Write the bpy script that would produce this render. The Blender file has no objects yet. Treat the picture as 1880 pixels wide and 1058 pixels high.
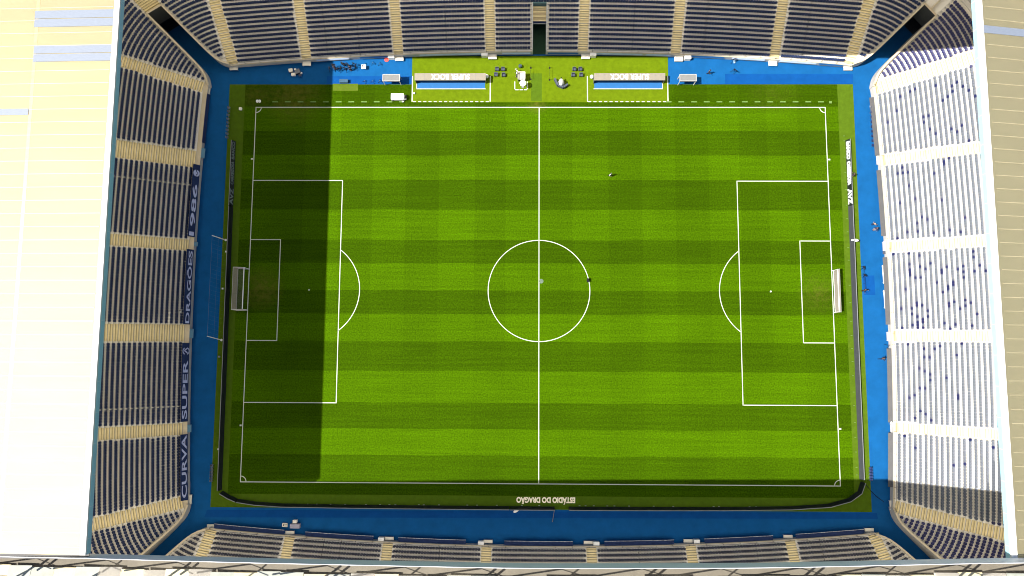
import bpy, math, random
import numpy as np
from mathutils import Vector, Matrix, Euler
random.seed(7); rng = np.random.default_rng(7)
sc = bpy.context.scene
COL = sc.collection
R = math.radians

# ------------------------------------------------------------------ camera
CAM_LOC = Vector((-3.109, -12.959, 130.68)); CAM_ROT = Euler((0.1024, 0.0128, 0.0048)); FPX = 1340.0
camd = bpy.data.cameras.new('camera'); cam = bpy.data.objects.new('camera', camd); COL.objects.link(cam)
cam.location = CAM_LOC; cam.rotation_euler = CAM_ROT
camd.sensor_width = 36; camd.lens = 36 * FPX / 1880; camd.clip_end = 3000; camd.clip_start = 1
sc.camera = cam
CM = CAM_ROT.to_matrix()
def at(px, py, z=0.0):                       # photograph measurement -> point of the real place at height z
    d = CM @ Vector(((px - 940) / FPX, -(py - 529) / FPX, -1))
    t = (z - CAM_LOC.z) / d.z
    return CAM_LOC + d * t
def project(p):
    q = CM.transposed() @ (Vector(p) - CAM_LOC)
    return 940 + FPX * q.x / -q.z, 529 - FPX * q.y / -q.z

# ------------------------------------------------------------------ materials
MATS = {}
def mat(name, col, rough=0.8, var=0.12, scale=0.6, metal=0.0, spec=0.4, bump=0.0, transl=0.0, tcol=None, detail=6, stretch=None, alpha=1.0):
    if name in MATS: return MATS[name]
    m = bpy.data.materials.new(name); m.use_nodes = True; MATS[name] = m
    nt = m.node_tree; N = nt.nodes; L = nt.links
    b = N['Principled BSDF']
    b.inputs['Roughness'].default_value = rough; b.inputs['Metallic'].default_value = metal
    b.inputs['Specular IOR Level'].default_value = spec
    b.inputs['Base Color'].default_value = (*col, 1)
    if var > 0:
        tc = N.new('ShaderNodeTexCoord'); mp = N.new('ShaderNodeMapping')
        if stretch: mp.inputs['Scale'].default_value = stretch
        nz = N.new('ShaderNodeTexNoise'); nz.inputs['Scale'].default_value = scale; nz.inputs['Detail'].default_value = detail
        nz.inputs['Roughness'].default_value = 0.65
        mr = N.new('ShaderNodeMapRange'); mr.inputs[1].default_value = 0.25; mr.inputs[2].default_value = 0.75
        mr.inputs[3].default_value = 1 - var; mr.inputs[4].default_value = 1 + var
        vm = N.new('ShaderNodeVectorMath'); vm.operation = 'SCALE'; vm.inputs[0].default_value = col
        L.new(tc.outputs['Object'], mp.inputs[0]); L.new(mp.outputs[0], nz.inputs['Vector'])
        L.new(nz.outputs['Fac'], mr.inputs[0]); L.new(mr.outputs[0], vm.inputs['Scale'])
        L.new(vm.outputs[0], b.inputs['Base Color'])
        if bump > 0:
            bp = N.new('ShaderNodeBump'); bp.inputs['Strength'].default_value = bump
            L.new(nz.outputs['Fac'], bp.inputs['Height']); L.new(bp.outputs[0], b.inputs['Normal'])
    if transl > 0:
        out = N['Material Output']; tr = N.new('ShaderNodeBsdfTranslucent'); mx = N.new('ShaderNodeMixShader')
        mx.inputs[0].default_value = transl; tr.inputs[0].default_value = (*(tcol or col), 1)
        L.new(b.outputs[0], mx.inputs[1]); L.new(tr.outputs[0], mx.inputs[2]); L.new(mx.outputs[0], out.inputs['Surface'])
    return m

# ------------------------------------------------------------------ mesh builder
class MB:
    def __init__(s): s.v = []; s.f = []; s.m = []
    def add(s, vs, fs, mi=0):
        o = len(s.v); s.v += [tuple(v) for v in vs]; s.f += [tuple(i + o for i in f) for f in fs]; s.m += [mi] * len(fs); return s
    def box(s, c, d, rz=0.0, mi=0, M=None):
        x, y, z = [k / 2 for k in d]
        p = [Vector((sx * x, sy * y, sz * z)) for sx in (-1, 1) for sy in (-1, 1) for sz in (-1, 1)]
        rot = M if M is not None else Matrix.Rotation(rz, 3, 'Z')
        p = [rot @ v + Vector(c) for v in p]
        return s.add(p, [(0, 1, 3, 2), (4, 6, 7, 5), (0, 4, 5, 1), (2, 3, 7, 6), (0, 2, 6, 4), (1, 5, 7, 3)], mi)
    def tube(s, pts, r, n=8, mi=0, r2=None, cap=True):
        pts = [Vector(p) for p in pts]; rings = []
        for i, p in enumerate(pts):
            a = pts[max(i - 1, 0)]; b = pts[min(i + 1, len(pts) - 1)]
            t = (b - a).normalized(); u = t.cross(Vector((0, 0, 1)))
            if u.length < 1e-3: u = Vector((1, 0, 0))
            u.normalize(); w = t.cross(u)
            rr = r if r2 is None else r + (r2 - r) * i / (len(pts) - 1)
            rings.append([p + (u * math.cos(2 * math.pi * k / n) + w * math.sin(2 * math.pi * k / n)) * rr for k in range(n)])
        vs = [v for rg in rings for v in rg]; fs = []
        for i in range(len(pts) - 1):
            for k in range(n):
                k2 = (k + 1) % n; fs.append((i * n + k, i * n + k2, (i + 1) * n + k2, (i + 1) * n + k))
        if cap: fs += [tuple(range(n)), tuple(range(len(vs) - n, len(vs)))]
        return s.add(vs, fs, mi)
    def lathe(s, prof, c=(0, 0, 0), n=16, mi=0, sx=1.0, sy=1.0):
        vs = [(c[0] + sx * r * math.cos(2 * math.pi * k / n), c[1] + sy * r * math.sin(2 * math.pi * k / n), c[2] + z) for r, z in prof for k in range(n)]
        fs = []
        for i in range(len(prof) - 1):
            for k in range(n):
                k2 = (k + 1) % n; fs.append((i * n + k, i * n + k2, (i + 1) * n + k2, (i + 1) * n + k))
        fs += [tuple(range(n)), tuple(range(len(vs) - n, len(vs)))]
        return s.add(vs, fs, mi)
    def poly(s, pts, mi=0): return s.add(pts, [tuple(range(len(pts)))], mi)
    def prism(s, pts, z0, z1, mi=0):
        n = len(pts); vs = [(p[0], p[1], z0) for p in pts] + [(p[0], p[1], z1) for p in pts]
        return s.add(vs, [tuple(range(n))[::-1], tuple(range(n, 2 * n))] + [(i, (i + 1) % n, n + (i + 1) % n, n + i) for i in range(n)], mi)
    def strip(s, A, B, mi=0):
        n = len(A); return s.add(list(A) + list(B), [(i, i + 1, n + i + 1, n + i) for i in range(n - 1)], mi)
    def wall(s, path, z0, z1, th, mi=0):
        """vertical wall of thickness th along a polyline of (x, y); z0/z1 lists or numbers"""
        n = len(path); P = [Vector((p[0], p[1], 0)) for p in path]
        z0 = [z0] * n if not hasattr(z0, '__len__') else z0; z1 = [z1] * n if not hasattr(z1, '__len__') else z1
        vs = []
        for i in range(n):
            t = (P[min(i + 1, n - 1)] - P[max(i - 1, 0)]); t.normalize(); nn = Vector((-t.y, t.x, 0)) * th / 2
            for sg, zz in ((-1, z0[i]), (1, z0[i]), (1, z1[i]), (-1, z1[i])):
                q = P[i] + nn * sg; vs.append((q.x, q.y, zz))
        fs = []
        for i in range(n - 1):
            for k in range(4):
                k2 = (k + 1) % 4; fs.append((4 * i + k, 4 * i + k2, 4 * i + 4 + k2, 4 * i + 4 + k))
        fs += [(0, 1, 2, 3), tuple(4 * (n - 1) + k for k in range(4))]
        return s.add(vs, fs, mi)
    def build(s, name, mats, parent=None, smooth=False, loc=None, bevel=0.0):
        me = bpy.data.meshes.new(name); me.from_pydata(s.v, [], s.f)
        for m in (mats if isinstance(mats, (list, tuple)) else [mats]): me.materials.append(m)
        if len(me.materials) > 1: me.polygons.foreach_set('material_index', s.m)
        me.validate(); me.update()
        import bmesh
        bm = bmesh.new(); bm.from_mesh(me); bmesh.ops.recalc_face_normals(bm, faces=bm.faces)
        bm.to_mesh(me); bm.free()
        if smooth: me.polygons.foreach_set('use_smooth', [True] * len(me.polygons))
        o = bpy.data.objects.new(name, me); COL.objects.link(o)
        if parent: o.parent = parent
        if loc is not None: o.location = loc
        if bevel:
            b = o.modifiers.new('bevel', 'BEVEL'); b.width = bevel; b.segments = 2
        return o
def tag(o, label, cat, group=None, kind=None):
    if label: o['label'] = label
    if cat: o['category'] = cat
    if group: o['group'] = group
    if kind: o['kind'] = kind
    return o
def thing(name, label, cat, loc=(0, 0, 0), rz=0.0, group=None):
    o = bpy.data.objects.new(name, None); COL.objects.link(o); o.location = loc; o.rotation_euler = (0, 0, rz)
    o.empty_display_size = 0.3
    return tag(o, label, cat, group)
def dup(root, loc=None, rz=None, label=None, group=None):
    c = root.copy(); COL.objects.link(c)
    if loc is not None: c.location = loc
    if rz is not None: c.rotation_euler = (0, 0, rz)
    if label: c['label'] = label
    if group: c['group'] = group
    for ch in root.children:
        d = ch.copy(); COL.objects.link(d); d.parent = c
        for g in ch.children:
            e = g.copy(); COL.objects.link(e); e.parent = d
    return c
def sheet(name, pts, z, m, kind='structure'):
    o = MB().poly([(p[0], p[1], z) for p in pts]).build(name, m); o['kind'] = kind; return o
def text_mesh(txt, size, width, bold=0.0, height=None, extrude=0.0, shear=0.0, spacing=1.0):
    """letters as a flat mesh centred on the origin, reading along +x, scaled to width x height"""
    cu = bpy.data.curves.new('lettering', 'FONT'); cu.body = txt; cu.size = size; cu.offset = bold; cu.extrude = extrude
    cu.align_x = 'LEFT'; cu.resolution_u = 4; cu.space_character = spacing
    o = bpy.data.objects.new('lettering', cu); COL.objects.link(o)
    dg = bpy.context.evaluated_depsgraph_get(); dg.update()
    me = bpy.data.meshes.new_from_object(o.evaluated_get(dg)); bpy.data.objects.remove(o); bpy.data.curves.remove(cu)
    n = len(me.vertices); a = np.empty(n * 3, dtype=np.float32); me.vertices.foreach_get('co', a); a = a.reshape(-1, 3)
    lo, hi = a.min(0), a.max(0)
    a[:, 0] = (a[:, 0] - (lo[0] + hi[0]) / 2) * width / (hi[0] - lo[0])
    h = height or (hi[1] - lo[1]) * width / (hi[0] - lo[0])
    a[:, 1] = (a[:, 1] - (lo[1] + hi[1]) / 2) * h / (hi[1] - lo[1])
    me.vertices.foreach_set('co', a.ravel()); me.update()
    return me
def put_text(name, me, m, parent, M):
    me.transform(M); me.materials.clear(); me.materials.append(m)
    o = bpy.data.objects.new(name, me); COL.objects.link(o)
    if parent: o.parent = parent
    return o

# palette (real base colours)
CONC = mat('stand_concrete', (0.78, 0.735, 0.65), 0.85, 0.10, 0.35)
TAN = mat('aisle_screed', (0.72, 0.60, 0.33), 0.85, 0.14, 0.8)
NOSE = mat('step_nosing', (0.16, 0.13, 0.08), 0.8, 0.1)
COPE = mat('coping_concrete', (0.52, 0.44, 0.31), 0.8, 0.1, 0.5)
WALLC = mat('wall_concrete', (0.42, 0.40, 0.36), 0.85, 0.12, 0.4)
NAVY = mat('navy_seat_plastic', (0.010, 0.022, 0.075), 0.45, 0.25, 2.0, spec=0.4)
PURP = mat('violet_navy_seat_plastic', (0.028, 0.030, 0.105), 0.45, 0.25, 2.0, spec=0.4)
PSEAT = mat('pale_seat_plastic', (0.100, 0.115, 0.145), 0.42, 0.20, 2.0, spec=0.5)  # paler seat colour for the right stand
GSEAT = mat('toplit_grey_seat_plastic', (0.050, 0.052, 0.075), 0.45, 0.25, 2.0)  # bottom stand seats: light from above put into a greyer colour
RAIL = mat('dark_rail', (0.06, 0.05, 0.05), 0.5, 0.05)
WHITE = mat('white_paint', (0.80, 0.80, 0.78), 0.55, 0.05)
CREAM = mat('cream_panel', (0.72, 0.68, 0.58), 0.6, 0.06)
LINE = mat('line_paint', (0.46, 0.49, 0.42), 0.9, 0.06, 3.0)
NETM = mat('net_cord', (0.27, 0.25, 0.215), 0.9, 0.05)
BLACK = mat('black_plastic', (0.010, 0.010, 0.014), 0.75, 0.1, spec=0.12)
GREY = mat('grey_plastic', (0.13, 0.14, 0.16), 0.6, 0.1)
GREYBLUE = mat('greyblue_cloth', (0.045, 0.055, 0.085), 0.8, 0.1)
NAVYCLOTH = mat('navy_banner_cloth', (0.006, 0.020, 0.080), 0.85, 0.15, 1.0)
LILAC = mat('pale_banner_letters', (0.42, 0.46, 0.66), 0.85, 0.08)
ALU = mat('aluminium', (0.55, 0.56, 0.58), 0.4, 0.06, metal=0.6)
BLUE = mat('blue_paint', (0.012, 0.10, 0.30), 0.6, 0.1)
SKIN = mat('skin', (0.34, 0.19, 0.13), 0.6, 0.05)
HAIR = mat('dark_hair', (0.02, 0.015, 0.01), 0.7, 0.1)
GLASS = mat('clear_roof_sheet', (0.14, 0.145, 0.15), 0.25, 0.05, 1.0, spec=0.6)
WOOD = mat('plywood', (0.42, 0.30, 0.17), 0.75, 0.15)
ORANGE = mat('orange_shirt', (0.62, 0.27, 0.16), 0.8, 0.05)
RED = mat('red_disc', (0.62, 0.06, 0.05), 0.6, 0.05)

# ------------------------------------------------------------------ ground surfaces
def grass_material():
    m = bpy.data.materials.new('pitch_grass'); m.use_nodes = True
    nt = m.node_tree; N = nt.nodes; L = nt.links; b = N['Principled BSDF']
    b.inputs['Roughness'].default_value = 0.9; b.inputs['Specular IOR Level'].default_value = 0.02
    tc = N.new('ShaderNodeTexCoord'); sep = N.new('ShaderNodeSeparateXYZ'); L.new(tc.outputs['Object'], sep.inputs[0])
    def mrange(src, a0, a1, b0, b1):
        r = N.new('ShaderNodeMapRange'); r.inputs[1].default_value = a0; r.inputs[2].default_value = a1; r.inputs[3].default_value = b0; r.inputs[4].default_value = b1
        L.new(src, r.inputs[0]); return r.outputs[0]
    def noise(scale, stretch, detail=4):
        mp = N.new('ShaderNodeMapping'); mp.inputs['Scale'].default_value = stretch; L.new(tc.outputs['Object'], mp.inputs[0])
        z = N.new('ShaderNodeTexNoise'); z.inputs['Scale'].default_value = scale; z.inputs['Detail'].default_value = detail; L.new(mp.outputs[0], z.inputs['Vector']); return z.outputs['Fac']
    def math_(op, a, c):
        n = N.new('ShaderNodeMath'); n.operation = op
        for i, s in ((0, a), (1, c)):
            if isinstance(s, (int, float)): n.inputs[i].default_value = s
            else: L.new(s, n.inputs[i])
        return n.outputs[0]
    LIGHT, DARK = 1.0, 0.66
    edges = [198, 242.5, 287, 333, 386.5, 442, 487, 535, 580.7, 628.6, 685.3, 743.6, 791, 840.5, 889]
    ys = [at(1000, e).y for e in edges]
    # slight wobble of the mower's edge
    wob = math_('ADD', sep.outputs['Y'], mrange(noise(0.5, (0.25, 0.02, 1), 2), 0.2, 0.8, -0.12, 0.12))
    fy = mrange(wob, -42, 42, 0, 1)
    cr = N.new('ShaderNodeValToRGB'); cr.color_ramp.interpolation = 'CONSTANT'; L.new(fy, cr.inputs[0])
    stops = [(-42, 0.62)] + [(ys[i + 1], LIGHT if i % 2 == 0 else DARK) for i in range(13, -1, -1)] + [(ys[0], 0.60)]
    el = cr.color_ramp.elements
    while len(el) > 1: el.remove(el[-1])
    for i, (y, v) in enumerate(stops):
        e = el[0] if i == 0 else el.new((y + 42) / 84)
        e.position = (y + 42) / 84; e.color = (v, v, v, 1)
    # cross mowing: faint columns about six metres wide
    fx = mrange(sep.outputs['X'], -60, 60, 0, 1)
    cx = N.new('ShaderNodeValToRGB'); cx.color_ramp.interpolation = 'CONSTANT'; L.new(fx, cx.inputs[0])
    ex = cx.color_ramp.elements
    while len(ex) > 1: ex.remove(ex[-1])
    xs = [at(x, 270).x for x in (560, 623, 683, 745, 807, 868, 928, 988, 1050, 1113, 1174, 1237, 1297, 1353, 1407, 1465)]
    for i, x in enumerate([-60] + xs):
        e = ex[0] if i == 0 else ex.new((x + 60) / 120)
        v = 1.0 if i % 2 == 1 else 0.88
        e.position = (x + 60) / 120; e.color = (v, v, v, 1)
    upper = mrange(sep.outputs['Y'], -16, 10, 0.35, 1.0)
    cxm = math_('ADD', 1.0, math_('MULTIPLY', math_('SUBTRACT', cx.outputs[0], 1.0), upper))
    st = math_('MULTIPLY', cr.outputs[0], cxm)
    st = math_('MULTIPLY', st, mrange(noise(1.0, (0.06, 2.2, 1), 5), 0.3, 0.7, 0.86, 1.14))
    st = math_('MULTIPLY', st, mrange(noise(4.0, (1, 1, 1), 6), 0.3, 0.7, 0.66, 1.34))
    st = math_('MULTIPLY', st, mrange(noise(0.06, (1, 1, 1), 3), 0.3, 0.7, 0.90, 1.10))
    sc_ = N.new('ShaderNodeVectorMath'); sc_.operation = 'SCALE'; sc_.inputs[0].default_value = (0.0405, 0.094, 0.0003); L.new(st, sc_.inputs['Scale'])
    # worn, yellowed turf in the goal mouths, on the centre spot and by the touchline
    worn = None
    for px, py, r, k in ((1503, 538, 4.2, 0.28), (480, 530, 4.5, 0.6), (540, 176, 6.5, 0.55), (468, 176, 3, 0.4), (985, 193, 2.2, 0.5), (890, 160, 2, 0.3), (1420, 160, 6, 0.12), (820, 157, 5, 0.35)):
        p = at(px, py); d = N.new('ShaderNodeVectorMath'); d.operation = 'DISTANCE'; d.inputs[1].default_value = (p.x, p.y, 0)
        wp = N.new('ShaderNodeVectorMath'); wp.operation = 'MULTIPLY'; wp.inputs[1].default_value = (1, 1, 0); L.new(tc.outputs['Object'], wp.inputs[0]); L.new(wp.outputs[0], d.inputs[0])
        a = mrange(d.outputs['Value'], 0.2, r, k, 0.0)
        worn = a if worn is None else math_('ADD', worn, a)
    worn = math_('MULTIPLY', worn, mrange(noise(1.2, (1, 1, 1), 5), 0.35, 0.65, 0.2, 1.2))
    mx = N.new('ShaderNodeMixRGB'); L.new(worn, mx.inputs[0]); L.new(sc_.outputs[0], mx.inputs[1]); mx.inputs[2].default_value = (0.10, 0.09, 0.016, 1)
    L.new(mx.outputs[0], b.inputs['Base Color'])
    return m
GRASS = grass_material()
TURF = mat('artificial_turf', (0.082, 0.128, 0.003), 0.95, 0.20, 1.2, spec=0.03, detail=10)
TURF2 = mat('border_turf', (0.055, 0.100, 0.006), 0.95, 0.18, 1.2, spec=0.03, detail=10)
TRACK = mat('blue_track', (0.004, 0.070, 0.215), 0.9, 0.16, 0.45, spec=0.08, detail=12)
TRACK2 = mat('deep_blue_track', (0.002, 0.050, 0.200), 0.9, 0.14, 0.6, spec=0.08, detail=12)
ASPH = mat('asphalt', (0.05, 0.05, 0.052), 0.9, 0.2, 0.5)

sheet('ground', [(-900, -900), (900, -900), (900, 900), (-900, 900)], -0.012, ASPH)
sheet('perimeter_track', [(-84, -62), (84, -62), (84, 62), (-84, 62)], -0.004, TRACK)
# blue repaired lanes
for q in ([(600, 140), (756, 140), (756, 156), (600, 156)], [(1331, 136), (1566, 136), (1566, 156), (1331, 156)],
          [(380, 936), (1610, 942), (1612, 953), (375, 950)], [(1584, 506), (1605, 506), (1607, 542), (1586, 542)]):
    sheet('track_lane', [at(*p) for p in q], 0.002 if q[0][0] != 1584 else 0.004, TRACK2)
gl, gr = at(404, 540).x, at(1583, 540).x
gt, gb = at(1000, 155).y, at(1000, 936).y
sheet('border_turf', [(gl, gb), (gr, gb), (gr, gt), (gl, gt)], 0.004, TURF2)
nl, nr = at(434, 540).x, at(1553, 540).x
sheet('pitch_grass', [(nl, at(1000, 911).y), (nr, at(1000, 911).y), (nr, gt - 0.02), (nl, gt - 0.02)], 0.010, GRASS)
tl, tr_ = at(756, 150).x, at(1227, 150).x; tb = at(1000, 188).y
sheet('technical_area_turf', [(tl, tb), (tr_, tb), (tr_, 43.9), (tl, 43.9)], 0.014, TURF)
sheet('turf_patch', [at(975, 135), at(995, 135), at(995, 186), at(975, 186)], 0.018, TURF2)
sheet('turf_strip', [at(611, 154), at(657, 154), at(657, 167), at(611, 167)], 0.018, mat('dry_turf', (0.068, 0.105, 0.010), 0.95, 0.2, 1.5, spec=0.03))

# ------------------------------------------------------------------ pitch markings
ZL = 0.022; LW = 0.145
mk = MB()
def seg(a, b, w=LW):
    a = Vector((a[0], a[1], 0)); b = Vector((b[0], b[1], 0)); t = (b - a).normalized(); n = Vector((-t.y, t.x, 0)) * w / 2
    mk.poly([(p.x, p.y, ZL) for p in (a + n, b + n, b - n, a - n)])
def arc(c, r, a0, a1, w=LW, n=96):
    A = [(c[0] + (r + w / 2) * math.cos(a0 + (a1 - a0) * i / n), c[1] + (r + w / 2) * math.sin(a0 + (a1 - a0) * i / n), ZL) for i in range(n + 1)]
    B = [(c[0] + (r - w / 2) * math.cos(a0 + (a1 - a0) * i / n), c[1] + (r - w / 2) * math.sin(a0 + (a1 - a0) * i / n), ZL) for i in range(n + 1)]
    mk.strip(A, B)
HX, HY = 52.5, 34.0
h = LW / 2
seg((-HX - h, HY), (HX + h, HY)); seg((-HX - h, -HY), (HX + h, -HY))
for s in (-1, 1): seg((s * HX, -HY + h), (s * HX, HY - h))
seg((0, -HY + h), (0, HY - h)); arc((0, 0), 9.15, 0, 2 * math.pi)
for s in (-1, 1):
    for dx, hy in ((16.5, 20.16), (5.5, 9.16)):
        seg((s * (HX - h), hy), (s * (HX - dx), hy)); seg((s * (HX - h), -hy), (s * (HX - dx), -hy)); seg((s * (HX - dx), -hy - h), (s * (HX - dx), hy + h))
    a = math.acos(5.5 / 9.15)
    arc((s * (HX - 11), 0), 9.15, (math.pi - a) if s > 0 else -a, (math.pi + a) if s > 0 else a)
    mk.poly([(s * (HX - 11) + 0.16 * math.cos(t * 0.5236), 0.16 * math.sin(t * 0.5236), ZL) for t in range(12)])
    for sy in (-1, 1):
        base = {(-1, -1): 0, (1, -1): math.pi / 2, (1, 1): math.pi, (-1, 1): -math.pi / 2}[(s, sy)]
        arc((s * HX, sy * HY), 1.0, base, base + math.pi / 2, 0.14, 16)
        seg((s * (HX + 0.2), sy * (HY - 9.8)), (s * (HX + 0.55), sy * (HY - 9.8)), 0.28)
# technical areas: full sides, dashed front
for x0, x1 in ((757, 900), (1078.5, 1226)):
    yb = tb + 0.12
    for x in (x0, x1): seg((at(x, 165).x, yb), (at(x, 165).x, at(x, 140).y), 0.18)
    X0, X1 = at(x0, 187).x, at(x1, 187).x; n = 15
    for i in range(n): 
        a0 = X0 + (X1 - X0) * i / n
        seg((a0 + 0.14, yb), (a0 + 0.14 + (X1 - X0) / n * 0.55, yb), 0.17)
# review area beside the monitor
for a, b in (((945, 150), (945, 164)), ((968, 150), (968, 164)), ((945.8, 165), (952, 165)), ((954, 165), (960, 165)), ((962, 165), (967.3, 165))):
    seg(at(*a), at(*b), 0.18)
mk.build('pitch_markings', LINE)['kind'] = 'structure'
# weathered dashes of the outer line
FADEL = mat('faded_line_paint', (0.105, 0.18, 0.045), 0.95, 0.3, 3.0)
mk = MB()
x = 500
while x < 1515:
    if not (752 < x < 1222): seg(at(x, 187.2), at(x + 10.5, 187.2), 0.2)
    x += 23.3
mk.poly([(p.x, p.y, ZL) for p in (at(1522, 186), at(1527, 186), at(1527, 190), at(1522, 190))])
mk.build('warm_up_line', FADEL)['kind'] = 'structure'
# painted stadium name on the border turf, read from the opposite side
M = Matrix.Translation(((at(948, 919).x + at(1056, 919).x) / 2, at(1000, 919.5).y, ZL)) @ Matrix.Rotation(math.pi, 4, 'Z')
o = put_text('painted_lettering', text_mesh('ESTÁDIO DO DRAGÃO', 1, at(1056, 919).x - at(948, 919).x, 0.05, 1.25), mat('cream_line_paint', (0.85, 0.78, 0.60), 0.9, 0.05), None, M)
o['kind'] = 'structure'

# ------------------------------------------------------------------ the bowl: ring curve, rows, gangways
DR, RISE, Z0 = 0.74, 0.32, 1.10
D0S = {'left': 0.83, 'right': 0.27, 'top': 0.17, 'bottom': 0.17}      # walkway before the first row
RO = {'left': 0.24, 'right': -0.06, 'top': 0.38, 'bottom': 0.57}       # front wall against the ring
CMID, CHALF = 19.35, 2.10             # corner gangway: |x|-|y| within CMID +- CHALF
NEND = 17                             # rows before the corner gangway closes
NROW = {'top': 22, 'left': 24, 'right': 24, 'bottom': 14}
def ring():
    pts = []
    def top(x): return 43.75 - 0.00079 * x * x
    def side(y): return 62.15 - 0.00085 * y * y
    T = [(x, top(x)) for x in np.linspace(-56.0, 56.0, 113)]
    S = [(side(y), y) for y in np.linspace(36.6, -36.6, 75)]
    def corner(p, tp, q, tq, n=14):
        p, tp, q, tq = map(np.array, (p, tp, q, tq)); k = 2.6; a, b = p + tp * k, q - tq * k; out = []
        for i in range(1, n):
            t = i / n; out.append(tuple((1 - t) ** 3 * p + 3 * (1 - t) ** 2 * t * a + 3 * (1 - t) * t * t * b + t ** 3 * q))
        return out
    def unit(v): v = np.array(v, float); return v / np.linalg.norm(v)
    tt = unit((1, -2 * 0.00079 * 56)); ts = unit((2 * 0.00085 * 36.6 * 1, -1)); ts0 = unit((0.0622, -1))
    C1 = corner(T[-1], tt, S[0], ts0)
    half = T + C1 + S
    C2 = corner(S[-1], unit((-0.0622, -1)), (56.0, -top(56)), unit((-1, -0.0885)))
    B = [(x, -top(x)) for x in np.linspace(56.0, -56.0, 113)]
    Lf = [(-side(y), y) for y in np.linspace(-36.6, 36.6, 75)]
    C3 = [(-x, y) for x, y in C2][::-1]
    C4 = [(-x, y) for x, y in C1][::-1]
    return T, C1, S, C2, B, C3, Lf, C4
T_, C1_, S_, C2_, B_, C3_, L_, C4_ = ring()
loop = np.array(T_ + C1_ + S_ + C2_ + B_ + C3_ + L_ + C4_)
nl_ = len(loop)
tang = np.roll(loop, -1, 0) - np.roll(loop, 1, 0); tang /= np.linalg.norm(tang, axis=1)[:, None]
norm = np.stack([-tang[:, 1], tang[:, 0]], 1)
for _ in range(6): norm = (np.roll(norm, 1, 0) + 2 * norm + np.roll(norm, -1, 0)) / 4
norm /= np.linalg.norm(norm, axis=1)[:, None]
i0 = {}; k = 0
for nm, part in (('T', T_), ('C1', C1_), ('S', S_), ('C2', C2_), ('B', B_), ('C3', C3_), ('L', L_), ('C4', C4_)):
    i0[nm] = (k, k + len(part)); k += len(part)
def idx(a, b): return [i % nl_ for i in range(a, b)]
STAND = {'top': idx(i0['C4'][0] - nl_, i0['C1'][1]), 'right': idx(i0['C1'][0], i0['C2'][1]),
         'bottom': idx(i0['C2'][0], i0['C3'][1]), 'left': idx(i0['C3'][0], i0['C4'][1])}
def inside(stand, p, d=99.0):
    c = abs(p[0]) - abs(p[1]); hw = CHALF + 1.9 * math.exp(-d / 0.9)     # the gangway flares where it meets the track
    return (CMID - hw) - c if stand in ('top', 'bottom') else c - (CMID + hw)
def row_line(stand, d, gap=None, n=121):
    """polyline of the offset ring at distance d, cut by the corner gangways, resampled; gap: |x| below which it is cut -> two lines"""
    ii = STAND[stand]; q = loop[ii] + norm[ii] * (d + RO[stand])
    v = np.array([inside(stand, p, d) for p in q]); keep = np.where(v >= 0)[0]; a, b = keep[0], keep[-1]
    pts = [q[j] for j in range(a, b + 1)]
    if a > 0: t = v[a] / (v[a] - v[a - 1]); pts.insert(0, q[a] + (q[a - 1] - q[a]) * t)
    if b < len(q) - 1: t = v[b] / (v[b] - v[b + 1]); pts.append(q[b] + (q[b + 1] - q[b]) * t)
    pts = np.array(pts)
    segs = [pts]
    if gap:
        xs = pts[:, 0]; sgn = 1 if xs[-1] > xs[0] else -1
        def cut(xc):
            return np.array([xc, np.interp(xc * sgn, xs * sgn, pts[:, 1])])
        A = [p for p in pts if p[0] * sgn < -gap] + [cut(-gap * sgn)]; B = [cut(gap * sgn)] + [p for p in pts if p[0] * sgn > gap]
        segs = [np.array(A), np.array(B)]
    out = []
    for s_ in segs:
        L = np.r_[0, np.cumsum(np.linalg.norm(np.diff(s_, axis=0), axis=1))]; m = n if not gap else n // 2 + 1
        u = np.linspace(0, L[-1], m); out.append(np.stack([np.interp(u, L, s_[:, 0]), np.interp(u, L, s_[:, 1])], 1))
    return out
TUN = 1.38; NTUN = 10                       # players' tunnel cut in the top stand
def gap_of(stand, n): return TUN if (stand == 'top' and n < NTUN) else None
def zrow(n): return Z0 + 0.12 + n * RISE

AISLES = {'left': [(37.4, 1.9), (23.9, 3.1), (8.3, 2.0), (-8.0, 3.0), (-24.5, 2.0), (-37.2, 2.0)],
          'right': [(37.2, 2.2), (24.1, 1.8), (8.0, 1.8), (-8.0, 1.8), (-24.0, 1.6), (-37.1, 2.0)],
          'top': [(-56.4, 1.9), (-42.9, 1.75), (-25.8, 1.75), (-8.75, 1.75), (8.5, 1.75), (25.45, 1.75), (42.7, 1.75), (56.6, 1.9)],
          'bottom': [(-56.6, 1.9), (-42.95, 1.7), (-25.8, 1.7), (-8.8, 1.7), (8.65, 1.7), (25.7, 1.7), (42.7, 1.7), (57.0, 1.9)]}
AX = {}
for st, lst in AISLES.items():
    AX[st] = []
    ax = 1 if st in ('left', 'right') else 0
    ii = STAND[st]
    for c, w in lst:
        # foot of the aisle on the ring and its direction (interpolated normal)
        q = loop[ii]; j = int(np.argmin(abs(q[:, ax] - c))); 
        j = min(max(j, 1), len(ii) - 2)
        AX[st].append((q[j] + norm[ii[j]] * RO[st], norm[ii[j]].copy(), w))
WHERE = {'top': 'behind the two dugouts', 'bottom': 'along the bottom of the view, behind the stadium name',
         'left': 'with the lettered navy banners', 'right': 'with pale sunlit seats'}
STANDS = {}
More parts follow.
